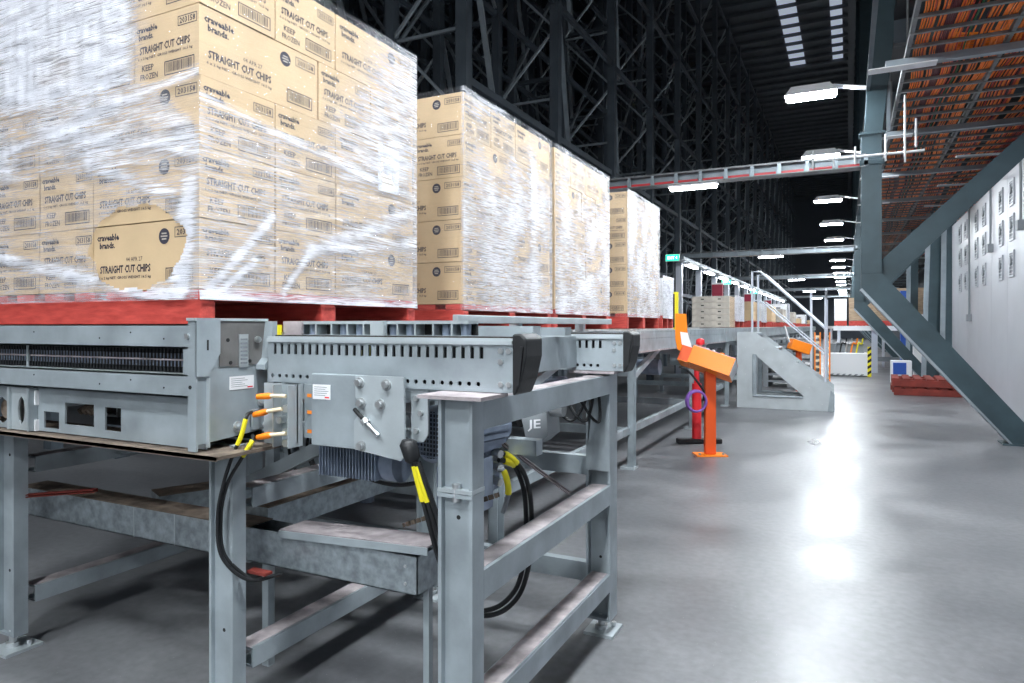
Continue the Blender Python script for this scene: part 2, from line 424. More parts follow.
# high-bay lamps on arms
def highbays():
    proto = None; i = 0
    for k in range(-6, 17):
        Y = 8.45 + 3.62 * k
        if proto is None:
            t = thing('high_bay_lamp', '', 'lamp')
            h = MB(); h.prism([(-.27, 0), (.27, 0), (.20, .09), (-.20, .09)], (0, -.12, 0), (1, 0, 0), (0, 0, 1), (0, 1, 0), .24, 'white'); h.build('housing', t)
            MB().box(-.25, .25, -.11, .11, -.02, 0, 'lamp').build('diffuser', t)
            a = MB(); a.prism([(.22, .06), (.56, -.005), (.56, .012), (.24, .10)], (0, -.01, 0), (1, 0, 0), (0, 0, 1), (0, 1, 0), .02, 'white')
            a.bar((.2, 0, .08), (.58, 0, .0), .14, .006, 'white'); a.build('arm', t)
            proto = snapshot(t); o = t
        else: o = dup(proto)
        o.location = (-.38, Y - (.5 if k == 1 else 0), 3.84)
        if k < 0: lab = ('high bay lamp out of sight above the camera, %s along the row' % ORD[k + 6])
        else: lab = 'glowing high bay lamp over the aisle, %s down from the photo top' % ORD[k]
        tag(o, lab, 'lamp', 'high bay lamps along the aisle')
    for i, x in enumerate((-1.0, -2.9)):  # two unseen lamps added to brighten the near faces of load and conveyor
        o = dup(proto); o.location = (x, -1.15, 5.2); o.rotation_euler = (0, 0, R(90))
        tag(o, 'added unseen high bay lamp above the near end of the conveyor, %s one' % ('aisle side', 'rack side')[i], 'lamp')
        tag(MB().box(x - .02, x + .02, -.60, -.56, 5.21, 13.3, 'rack').build('hanger_pole'), 'steel hanger pole of the added unseen %s lamp above the conveyor end' % ('aisle side', 'rack side')[i], 'pole')
    t = thing('lamp_rail', 'long thin steel rail carrying the arms of the aisle lamps', 'rail')
    MB().box(.18, .22, -14, 67, 3.82, 3.86, 'rack').build('rail', t)
highbays()

# overhead cable tray in sections, cables lying on it
def tray():
    t = thing('cable_tray', '', 'cable tray')
    for x in (.50, 1.25, 2.05): MB().cbar((x, 0, 3.70), (x, 2.58, 3.70), .03, .06, .006, 'tray').build('side_rail', t)
    for i in range(7):
        y = .33 * i + .36; MB().box(.50, 2.35, y - .02, y + .02, 3.665, 3.69, 'tray').build('rung', t)
    MB().box(.34, 2.9, -.04, .04, 3.60, 3.664, 'rack_light').build('cross_bearer', t)
    MB().box(.20, .75, -.07, .07, 3.592, 3.60, 'white').build('bracket_plate', t)
    MB().cyl((.52, 0, 3.6), (.52, 0, 4.3), .012, 'tray', 6).build('hanger_rod', t)
    MB().cyl((2.1, 0, 3.6), (2.1, 0, 4.3), .012, 'tray', 6).build('hanger_rod', t)
    p = snapshot(t)
    for k in range(20):
        o = t if k == 0 else dup(p)
        o.location = (-.03, 4.6 + 2.6 * k, 0)
        tag(o, 'ladder section of the overhead cable tray, %s from the camera' % ORD[k], 'cable tray', 'overhead cable tray sections')
    rnd = random.Random(3)
    n = 0
    for bay, (x0, x1, cnt) in enumerate(((.54, 1.21, 52), (1.29, 2.01, 50), (2.09, 2.34, 16))):
        for i in range(cnt):
            x = x0 + (x1 - x0) * (i + rnd.random() * .7) / cnt
            if bay == 1 and .42 < (x - x0) / (x1 - x0) < .50: continue
            if bay == 0 and (.60 < (x - x0) / (x1 - x0) < .66 or .78 < (x - x0) / (x1 - x0) < .81): continue
            if rnd.random() < .10: continue
            col = rnd.choices(['cable_orange', 'cable_red', 'cable_maroon', 'cable_green'], ((75, 17, 7, 1), (38, 50, 12, 0), (60, 40, 0, 0))[bay])[0]
            if bay == 0 and .25 < (x - x0) / (x1 - x0) < .34: col = 'cable_maroon'
            zz = 3.69 + .0075 + .014 * (i % 5 == 2); pts = []; ph = bay * 2.0 + (x - x0) * 1.5
            y = 4.6
            while y < 56:
                sp = 1 if y < 22 else 2.6
                pts.append((x + .014 * math.sin(y * 3.3 + ph) + .022 * math.sin(y * .9 + ph * 2), y, zz + .004 * math.sin(y * 3 + ph)))
                y += .32 * sp
            o = MB().tube(pts, .0066, col, 5).build('cable')
            cn = {'cable_orange': 'orange', 'cable_red': 'dark red', 'cable_maroon': 'maroon', 'cable_green': 'green'}[col]
            bn = ('bay nearest the aisle', 'middle bay', 'outer bay by the wall')[bay]
            tag(o, '%s cable lying along the %s of the overhead tray' % (cn, bn), 'cable', '%s cables in the %s' % (cn, bn)); n += 1
    # a loop of orange cables sweeping across the first sections
    for i in range(9):
        pts = smooth_path([(.62 + .02 * i, 6.7 + .03 * i, 3.73), (.8, 6.95 + .05 * i, 3.75), (1.1, 7.1 + .06 * i, 3.76), (1.45, 7.0 + .05 * i, 3.755), (1.75 + .02 * i, 6.6, 3.745), (1.8 + .025 * i, 5.6, 3.74), (1.8 + .025 * i, 4.7, 3.74)], 5)
        tag(MB().tube(pts, .0095, 'cable_orange', 6).build('cable'), 'orange cable curving across from one tray bay to the next', 'cable', 'orange cables sweeping between tray bays')
tray()

# ------------------------------------------------------------------ high-bay racking on the left
def racking():
    rnd = random.Random(5)
    H = 12.6; B = 2.77
    def frame(parts):
        t = thing('storage_rack_frame', '', 'rack'); acc = MB()
        def put(mb, name):
            if parts: mb.build(name, t)
            else: acc.add(mb.v, mb.f, 'rack'); acc.mi[-len(mb.f):] = [acc.m(mb.mats[i]) for i in mb.mi]
        put(MB().box(-.07, .07, -.07, .07, 0, H, 'rack'), 'post')
        put(MB().box(-1.07, -.95, -.06, .06, 0, H, 'rack'), 'post')
        z = .5; s = 0
        while z < H - 1:
            put(MB().bar((0, .02, z), (-1.0, .02, z + 1.05) if s else (-1.0, .02, z), .035, .035, 'rack_light'), 'brace')
            if not s: put(MB().bar((-1.0, -.02, z), (0, -.02, z + 1.05), .035, .035, 'rack_light'), 'brace')
            z += 1.05; s = 1 - s
        for i, z in enumerate((2.05, 4.1, 6.15, 8.2, 10.25, 12.3)):
            for x in (0, -1.0):
                put(MB().box(x - .03, x + .03, .07, B - .08, z - .045, z + .045, 'rack'), 'shelf_beam')
            put(MB().bar((-.02, .05, z + .08), (-.98, B - .12, z + .08), .05, .03, 'rack_light'), 'brace')
        for i, z in enumerate((1.4, 3.9, 6.4, 8.9)):
            put(MB().bar((0.02, .05, z + 2.2), (-.35, B * .55, z), .07, .05, 'rack_light'), 'brace')
        for i, z in enumerate((1.2, 4.6, 8.0)):
            put(MB().bar((-1.05, B - .12, z + 3.2), (-1.05, .05, z), .04, .04, 'rack_light'), 'brace')
        # pallet carrying rails deeper into the rack
        for z in (2.0, 4.05, 6.1, 8.15, 10.2): put(MB().box(-2.0, -1.07, .05, .12, z, z + .07, 'rack'), 'shelf_beam')
        if not parts: acc.build('lattice', t)
        return t
    near = frame(True); pn = snapshot(near)
    far = frame(False); pf = snapshot(far)
    rows = ['front row beside the conveyors', 'second row back', 'third row back', 'fourth row back', 'fifth row back']
    first = {True: near, False: far}
    for r_ in range(5):
        for n in range(22):
            Y = 1.3 + B * n
            if Y - 1.0 < (4.0 + 2.1 * r_) * .0 : continue
            isn = r_ <= 1 and n < 6
            if r_ >= 3 and n > 14: continue
            if n < 1 or (n < 2 and r_ == 0): continue
            if first[isn] is not None: o = first[isn]; first[isn] = None
            else: o = dup(pn if isn else pf)
            o.location = (-4.0 - 2.1 * r_, Y, 0)
            tag(o, 'tall dark steel rack frame in the %s, %s along the hall' % (rows[r_], ORD[n]), 'rack', 'dark rack frames, %s' % rows[r_])
racking()

# ------------------------------------------------------------------ cartons, pallets, film
CL, CW, CH = .530, .312, .2235
def carton_mesh():
    mb = MB(); a, b, h = CL / 2, CW / 2, CH - .003
    # body with a slight bulge and open top seam
    mb.box(-a + .002, a - .002, -b + .002, b - .002, 0, h, 'card')
    mb.box(-a + .003, a - .003, -.025, .025, h, h + .0008, 'tape')
    def barcode(o, ud, w_, x, y, bw, bh):
        def r_(x0, x1, y0, y1):
            vs = [o + ud * x0 + Vector((0, 0, y0)), o + ud * x1 + Vector((0, 0, y0)), o + ud * x1 + Vector((0, 0, y1)), o + ud * x0 + Vector((0, 0, y1))]
            mb.add(vs, [(0, 1, 2, 3)], 'ink')
        e = .0032
        r_(x, x + bw, y, y + e); r_(x, x + bw, y + bh - e, y + bh); r_(x, x + e, y + e, y + bh - e); r_(x + bw - e, x + bw, y + e, y + bh - e)
        rn = random.Random(4); t = x + .008
        while t < x + bw - .010:
            k = rn.choice((.0012, .0022, .0036)); r_(t, t + k, y + .009, y + bh - .006); t += k + rn.choice((.0016, .0026, .004))
        return r_
    def face(o, ud, W, long):
        o = Vector(o); ud = Vector(ud); z = Vector((0, 0, 1))
        T = lambda s, x, y, w_, h_, bold=.012: mb.text(s, o + ud * x + z * y, ud, z, w_, h_, 'ink', bold)
        if long:
            T('craveable', .020, .172, .118, .023, .035); T('brands.', .034, .145, .082, .023, .035)
            T('STRAIGHT CUT CHIPS', .036, .060, .262, .027, .028)
            T('6 x 2 kg NET. GROSS WEIGHT 16.5 kg', .030, .038, .270, .0125, .02)
            T('04 APR 27', .175, .098, .082, .014, .0)
            T('203158', .425, .172, .082, .020, .02)
            r_ = barcode(o, ud, W, .372, .022, .128, .048)
            x, y, bw, bh, e = .415, .165, .100, .034, .0025
            r_(x, x + bw, y, y + e); r_(x, x + bw, y + bh - e, y + bh); r_(x, x + e, y, y + bh); r_(x + bw - e, x + bw, y, y + bh)
            c = o + ud * .365 + z * .172
            mb.add([c + ud * (.026 * math.cos(k * math.pi / 9)) + z * (.026 * math.sin(k * math.pi / 9)) for k in range(18)], [tuple(range(18))], 'ink')
            nd = ud.cross(z) * .0004
            for j, ww in ((.009, .024), (0, .032), (-.009, .022)):
                q = c + nd + z * j
                mb.add([q - ud * ww / 2 - z * .0022, q + ud * ww / 2 - z * .0022, q + ud * ww / 2 + z * .0022, q - ud * ww / 2 + z * .0022], [(0, 1, 2, 3)], 'card_pale')
        else:
            T('craveable', .012, .176, .104, .021, .035); T('brands.', .024, .151, .072, .021, .035)
            T('203158', .222, .172, .072, .020, .02)
            r_ = barcode(o, ud, W, .150, .018, .140, .046)
            x, y, bw, bh, e = .214, .166, .088, .031, .0025
            r_(x, x + bw, y, y + e); r_(x, x + bw, y + bh - e, y + bh); r_(x, x + e, y, y + bh); r_(x + bw - e, x + bw, y, y + bh)
            T('STRAIGHT CUT CHIPS', .028, .104, .242, .026, .028)
            T('6 x 2 kg NET. GROSS WEIGHT 16.5 kg', .020, .084, .262, .0115, .02)
            T('KEEP', .040, .048, .058, .020, .015); T('FROZEN', .032, .019, .086, .020, .015)
    g = .0008
    face((-a, -b - g + .002, 0), (1, 0, 0), CL, True); face((a, b + g - .002, 0), (-1, 0, 0), CL, True)
    face((a + g - .002, -b, 0), (0, 1, 0), CW, False); face((-a - g + .002, b, 0), (0, -1, 0), CW, False)
    return mb
carton0 = carton_mesh().build('carton'); _carton_used = [False]
def carton(x, y, z, rot, label, group):
    """x,y = centre; rot 0: long side along X"""
    if not _carton_used[0]: o = carton0; _carton_used[0] = True
    else: o = carton0.copy(); C.objects.link(o)
    rr = random.Random(int(abs(x * 991 + y * 577 + z * 313) * 100))
    o.location = (x + (rr.random() - .5) * .005, y + (rr.random() - .5) * .003, z); o.rotation_euler = (0, 0, R(90 * rot) + (rr.random() - .5) * .009)
    return tag(o, label, 'carton', group)
XF, PW = -1.81, 1.172                # aisle-side face of the loads, pallet width
def pallet_mesh(name, label, loc, mt='red', rz=0):
    t = thing(name, label, 'pallet', loc, rz)
    for i, (a, b) in enumerate(((0, .055), (.545, .625), (PW - .055, PW))):
        m = MB(); 
        # bearer with chamfered ends
        m.prism([(0, .0), (PW, 0), (PW, .100), (PW - .012, .113), (.012, .113), (0, .100)], (-PW, a, 0), (1, 0, 0), (0, 0, 1), (0, 1, 0), b - a, mt)
        m.build('bearer', t, bevel=.004)
    n = 7; wd = .112
    for i in range(n):
        x = -PW + i * (PW - wd) / (n - 1)
        MB().box(x, x + wd, 0, PW, .1135, .140, mt).build('top_board', t)
    return t
def load(k, y0, zb, z_rows, desc, full=True, rows=5):
    """wrapped load: pinwheel layers, 3 cartons on the aisle side and 3 on the near end"""
    rn = ['bottom', 'second', 'third', 'fourth', 'top']
    g = .004
    for r_ in range(rows):
        z = zb + r_ * CH
        A = (rows - 1 - r_) != 1
        S, L_ = CW + g, CL + g
        lst = []
        if A:
            lst = [(L_ / 2, S / 2, 0, 'corner'), (L_ / 2, 1.5 * S, 0, 'middle of aisle side'), (S / 2, 2 * S + L_ / 2, 1, 'far end of aisle side')]
            if full: lst += [(L_ + S / 2, L_ / 2, 1, 'middle of near side'), (L_ + 1.5 * S, L_ / 2, 1, 'left end of near side'), (L_ + 1.5 * S - .01, 1.5 * L_, 1, 'far left')][:2]
        else:
            lst = [(S / 2, L_ / 2, 1, 'corner'), (S / 2 + .11, L_ + S / 2, 0, 'middle of aisle side'), (S / 2 + .11, L_ + 1.5 * S, 0, 'far end of aisle side')]
            if full: lst += [(1.5 * S, L_ / 2, 1, 'middle of near side'), (2 * S + L_ / 2, S / 2, 0, 'left end of near side')]
        for (u, v, rot, pn) in lst:
            if rows - 1 - r_ == 1 and pn != 'corner' and rot == 0 and u < .5: u = L_ / 2
            rt = rot
            carton(XF - u, y0 + v, z, rt, 'brown chip carton, %s row of the %s, %s' % (rn[r_] if r_ < rows - 1 else 'top', desc, pn), 'cartons on the %s' % desc)

def seg_d(p, a, b):
    ax, ay = a; bx, by = b; px, py = p; t = max(0, min(1, ((px - ax) * (bx - ax) + (py - ay) * (by - ay)) / ((bx - ax) ** 2 + (by - ay) ** 2 + 1e-9)))
    return math.hypot(px - ax - t * (bx - ax), py - ay - t * (by - ay))
def film(y0, zb, H, label, dens, hole=None, depth=PW, width=PW, seed=0, sides=('near', 'aisle', 'far', 'back')):
    """film wound round a load: fine wavy sheet on each side; dens(side,u,z) = how many layers lie there"""
    e = .0085; mb = MB(); lay = []
    cor = [(XF - width - e, y0 - e), (XF + e, y0 - e), (XF + e, y0 + depth + e), (XF - width - e, y0 + depth + e)]
    names = ('near', 'aisle', 'far', 'back')
    NZ = 160 if hole else 50; z0 = -.035
    for si in range(4):
        if names[si] not in sides: continue
        (xa, ya), (xb, yb) = cor[si], cor[(si + 1) % 4]
        L_ = math.hypot(xb - xa, yb - ya); NU = 180 if hole else 50
        nx, ny = (yb - ya) / L_, -(xb - xa) / L_
        base = len(mb.v); vs = []
        for j in range(NZ + 1):
            z = z0 + (H + .02 - z0) * j / NZ
            for i in range(NU + 1):
                u = i / NU
                d = noise.noise(Vector((u * 9 + seed, z * 26 + si * 7, seed))) * .006 + noise.noise(Vector((u * 30, z * 9, si + seed))) * .003
                edge = min(1, min(u, 1 - u) * 14)
                flare = max(0, -z) * .12
                s = max(-.002, d * edge) + flare
                vs.append((xa + (xb - xa) * u + nx * s, ya + (yb - ya) * u + ny * s, zb + z))
                uu = (1 - u) * L_ if names[si] == 'near' else u * L_
                lay.append(dens(names[si], uu, z))
        fs = []
        for j in range(NZ):
            for i in range(NU):
                u = (i + .5) / NU; z = z0 + (H + .02 - z0) * (j + .5) / NZ; uu = (1 - u) * L_ if names[si] == 'near' else u * L_
                if hole and names[si] == 'near' and hole(uu, z): continue
                q = j * (NU + 1) + i; fs.append((q, q + 1, q + NU + 2, q + NU + 1))
        mb.add(vs, fs, 'film', True)
    o = mb.build('stretch_film')
    at = o.data.attributes.new('layers', 'FLOAT', 'POINT'); at.data.foreach_set('value', lay)
    return tag(o, label, 'plastic film')

def sm(a, b, x): t = max(0, min(1, (x - a) / (b - a))); return t * t * (3 - 2 * t)
def dens1(side, u, z):
    n = noise.noise(Vector((u * 5, z * 5, 3))) * .5 + .5
    if side == 'near':
        d = .62
        d += .75 * sm(.26, .44, u - (z - .70) * .0) * sm(.66, .74, z) * (1 - sm(.95, 1.2, u))     # white upper zone
        if z > .67: d *= sm(.22, .42, u + n * .06) * .95 + .08
        elif z > .44:
            line = (z - .44) / .23 * .30 ; d *= .15 + .85 * sm(-.05, .05, u - line + .06) if u < line + .1 else 1
        if z < .42: d *= .60
        if z < .42 and u > .62: d *= .55 + .4 * n
        for a, b, w_, s in (((.09, .0), (.045, .32), .030, 1.6), ((.12, .30), (.55, .44), .02, .7), ((.1, .45), (.9, .60), .018, .6), ((.15, -.02), (1.1, .14), .018, 1.0), ((.0, .68), (1.17, .52), .015, .7)):
            d += s * math.exp(-(seg_d((u, z), a, b) / w_) ** 2)
        return d
    if side == 'aisle':
        d = .33
        if z > .67 - .10: d *= .12 + .88 * sm(.52, .85, u + (.75 - z) * .5)
        d += .30 * math.exp(-(seg_d((u, z), (1.0, .78), (1.15, 1.0)) / .14) ** 2)
        d += .35 * math.exp(-(seg_d((u, z), (.65, .62), (1.1, .55)) / .12) ** 2)
        for a, b, w_, s in (((.02, -.02), (.30, .26), .013, .8), ((.06, -.02), (.22, .10), .010, .8), ((.35, .0), (.50, .17), .014, .9), ((.5, .17), (1.17, .40), .030, .6), ((.50, .17), (1.17, .26), .02, .5), ((0, -.03), (1.17, -.03), .02, .8), ((.0, .60), (1.17, .47), .015, .5)):
            d += s * math.exp(-(seg_d((u, z), a, b) / w_) ** 2)
        return d
    return .35
ZB = 1.338
def conveyor_loads():
    pallet_mesh('pallet', 'red wooden pallet under the nearest load of cartons', (XF, 1.475, ZB - .143))
    load(0, 1.47, ZB, 5, 'nearest load')
    def hole1(u, z):
        a = (u - .30) / .24; b = (z - .145) / .135
        r_ = a * a + b * b * (1 if b > 0 else .9)
        return r_ < 1 + .25 * noise.noise(Vector((u * 14, z * 14, 0)))
    t = thing('paper_label', 'white paper label sheet under the film on the aisle side of the nearest load', 'label', (XF + .0065, 2.36, ZB))
    MB().box(0, .0006, 0, .15, .465, .665, 'paper').build('sheet', t)
    m = MB()
    for k in range(6): m.box(.0006, .0009, .02, .11 - .012 * (k % 3), .50 + k * .022, .507 + k * .022, 'card_pale')
    m.build('printed_lines', t)
    film(1.47, ZB, 1.12, 'cloudy stretch film with a torn hole, wound round the nearest load', dens1, hole1, seed=1)
    def d2(side, u, z):
        if side == 'near': return .03 + .5 * sm(.02, .0, u)
        return .55 + .3 * noise.noise(Vector((u * 4, z * 4, 9))) + .3 * math.exp(-(seg_d((u, z), (.35, .55), (.9, .62)) / .12) ** 2) + .55 * math.exp(-(seg_d((u, z), (.9, .0), (.88, .9)) / .05) ** 2) - .32 * sm(.6, .95, z)
    def d3(side, u, z):
        if side == 'near': return .05
        return .55 + .3 * noise.noise(Vector((u * 4, z * 4, 19))) - .25 * sm(.7, 1.0, z) + .4 * math.exp(-(seg_d((u, z), (.1, 0), (1.1, .35)) / .05) ** 2)
    def d4(side, u, z):
        if side == 'near': return .04
        return .68 + .3 * noise.noise(Vector((u * 4, z * 4, 29)))
    for y0, desc, dd, i in ((3.09, 'second load', d2, 2), (4.33, 'third load', d3, 3), (6.04, 'fourth load', d4, 4)):
        pallet_mesh('pallet', 'red wooden pallet under the %s of cartons along the conveyor' % desc, (XF, y0 + .005, ZB - .143))
        load(i, y0, ZB, 5, desc, full=False)
        film(y0, ZB, 1.12, 'cloudy stretch film wound round the %s of cartons' % desc, dd, seed=i)
conveyor_loads()

# lower wrapped load, slatted crates and the row of loads dwindling down the line
def small_box(name, label, cat, x0, x1, y0, y1, z0, z1, mt, group=None, slats=0, parent=None):
    m = MB()
    if slats:
        h = (z1 - z0) / slats
        for i in range(slats): m.box(x0, x1, y0, y1, z0 + i * h + .004, z0 + (i + 1) * h - .004, mt)
        m.box(x0 + .01, x1 - .01, y0 + .01, y1 - .01, z0, z1 - .002, 'grey_plastic')
    else: m.box(x0, x1, y0, y1, z0, z1, mt)
    o = m.build(name, parent)
    if parent is None: tag(o, label, cat, group)
    return o
def far_loads():
    zb = ZB
    def lowload(y0, n, label, wrapped, mt='card', w_=PW, d_=PW, xf=XF, desc=''):
        pl = pallet_mesh('pallet', 'red pallet under the %s' % desc, (xf, y0, ZB - .143)); pl.scale = (w_ / PW, d_ / PW, 1)
        for r_ in range(n):
            for (a, b) in ((0, .54), (.55, w_)) if w_ > .7 else ((0, w_),):
                for (c0, c1, cn) in ((.003, d_ / 2 - .003, 'near'), (d_ / 2 + .003, d_ - .003, 'far')):
                    m = MB(); m.box(xf - b + .004, xf - a - .004, y0 + c0, y0 + c1, zb + r_ * .205, zb + r_ * .205 + .2, mt)
                    m.box(xf - b + .2, xf - b + .34, y0 + c0 - .0015, y0 + c0 + .001, zb + r_ * .205 + .05, zb + r_ * .205 + .09, 'ink')
                    tag(m.build('carton'), '%s %s carton in %s layer of the %s' % (cn, 'aisle-side' if a == 0 else 'rack-side', ORD[r_], desc), 'carton', 'cartons on the %s' % desc)
        if wrapped: film(y0, zb, n * .205 + .004, 'white stretch film round the %s' % desc, lambda s, u, z: .12 if s == 'near' else 1.3, depth=d_, width=w_, seed=y0)
    lowload(7.36, 2, '', True, 'white', d_=.50, desc='low white load behind the fourth load')
    # stack of slatted grey timber crates
    t = None
    for i in range(5):
        z = 1.20 + i * .106
        t = thing('slatted_crate', 'flat grey timber crate on the conveyor, %s from the bottom of the stack' % ORD[i], 'crate', (-2.10, 12.2, z), 0, 'stacked flat timber crates')
        MB().box(-.31, .31, -.30, -.28, .0, .102, 'card_pale').build('side_panel', t); MB().box(-.31, .31, .28, .30, 0, .102, 'card_pale').build('side_panel', t)
        MB().box(-.31, -.29, -.28, .28, 0, .102, 'timber').build('end_panel', t); MB().box(.29, .31, -.28, .28, 0, .102, 'timber').build('end_panel', t)
        MB().box(-.29, .29, -.28, .28, .0, .012, 'timber').build('base_board', t)
        m = MB()
        for x in (-.16, .12): m.box(x, x + .05, -.302, -.300, .045, .062, 'dark')
        m.build('hand_slot', t)
    lowload(12.65, 2, '', True, 'white', w_=.62, desc='white wrapped load behind the timber crates')
    for i, (y, n, wr) in enumerate(((15.25, 2, 0), (16.7, 2, 1), (19.2, 2, 0), (22.6, 2, 0), (24.2, 3, 1), (27.5, 2, 0), (31, 1, 0), (35, 2, 1), (41, 1, 0))):
        lowload(y, n, '', bool(wr), 'white' if wr else ('card', 'card_pale')[i % 2], desc='%s small load beyond the crates' % ORD[i])
far_loads()

# ------------------------------------------------------------------ main roller conveyor
def main_line():
    x1, x0 = -1.63, -3.12
    def module(y0, y1, nm, label, parts=True, legs=(0,)):
        t = thing('roller_conveyor', label, 'conveyor', (0, y0, 0), 0, 'roller conveyor modules under the loads')
        L_ = y1 - y0
        r_ = MB(); n = int(L_ / .045)
        if parts:
            hs = [(.03 + i * .06 + .0, .105, .008, .008, True) for i in range(int((L_ - .03) / .06))]
            r_.holes(0, L_, .09, .125, hs, (x1, 0, 1.0), (0, 1, 0), (0, 0, 1), (1, 0, 0), .004, 'steel')
            hs = [(.06 + i * .06, .165, .008, .008, True) for i in range(int((L_ - .06) / .06))]
            r_.holes(0, L_, .145, .178, hs, (x1, 0, 1.0), (0, 1, 0), (0, 0, 1), (1, 0, 0), .004, 'steel')
            r_.box(x1, x1 + .004, 0, L_, 1.0, 1.09, 'steel'); r_.box(x1, x1 + .004, 0, L_, 1.125, 1.145, 'steel'); r_.box(x1 - .03, x1 + .004, 0, L_, 1.178, 1.183, 'steel_light')
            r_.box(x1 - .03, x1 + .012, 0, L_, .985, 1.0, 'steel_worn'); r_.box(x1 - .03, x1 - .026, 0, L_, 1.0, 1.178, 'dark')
        else: r_.box(x1 - .03, x1 + .004, 0, L_, .985, 1.183, 'steel')
        r_.build('side_rail', t)
        MB().box(x0, x0 + .03, 0, L_, .985, 1.183, 'steel').build('side_rail', t)
        n = max(1, round(L_ / .152)); ro = None
        for i in range(n):
            y = (i + .5) * L_ / n
            if ro is None: ro = MB().cyl((x0 + .032, 0, 1.159), (x1 - .032, 0, 1.159), .036, 'zinc', 10).build('roller', t); ro.location.y = y
            else:
                c = ro.copy(); C.objects.link(c); c.location.y = y; c.parent = t
        for y in legs:
            for x in (x0 + .02, x1 - .05):
                m = MB(); m.cbar((x, y, .02), (x, y, .985), .05, .08, .006, 'steel', (0, 1, 0), -1)
                lg = m.build('leg', t)
                MB().box(x - .06, x + .06, y - .06, y + .06, 0, .02, 'steel_light').build('foot_plate', lg)
            MB().box(x0 + .05, x1 - .07, y - .02, y + .02, .28, .35, 'steel').build('cross_member', t)
            MB().box(x0 + .05, x1 - .07, y - .02, y + .02, .88, .95, 'steel').build('cross_member', t)
        if legs and parts:
            MB().bar((x1 - .05, legs[0], .75), (x1 - .05, min(L_, legs[0] + 1.0), 1.0), .04, .05, 'steel').build('diagonal_brace', t)
            MB().box(x1 - .07, x1 - .03, 0, L_, .30, .36, 'steel').build('side_member', t)
        return t
    ys = [2.95, 5.45, 7.95, 10.45]
    for i in range(3): module(ys[i], ys[i + 1] - .02, '', 'grey roller conveyor section under the %s' % ('second and third loads', 'fourth load', 'low white load and the stair')[i], True, (.22,) if i else (.22,))
    y = 10.45
    for i in range(9):
        module(y, y + 3.5 - .02, '', 'grey roller conveyor section %s beyond the stepover stair' % ORD[i], False, (.3, 2.0)); y += 3.5
    # guide bar above the rail
    t = thing('guide_bar', 'long pale guide bar beside the red pallets of the second and third loads', 'guide bar')
    MB().box(-1.615, -1.585, 2.66, 4.9, 1.232, 1.272, 'steel_light').build('bar', t, bevel=.004)
    for y in (3.35, 4.35):
        MB().box(-1.66, -1.60, y - .02, y + .02, 1.183, 1.232, 'steel_light').build('bracket', t)
    # motors and clutter hanging below the line
    for i, y in enumerate((4.3, 6.9, 9.2)):
        t = thing('drive_motor', 'dark gear motor hanging under the roller conveyor, %s along it' % ORD[i], 'motor', (-2.0, y, .80), 0, 'drive motors under the roller line')
        MB().cyl((0, 0, 0), (.28, 0, 0), .08, 'motor', 16).build('motor_body', t); MB().box(-.14, 0, -.09, .09, -.1, .18, 'steel').build('gearbox', t)
main_line()

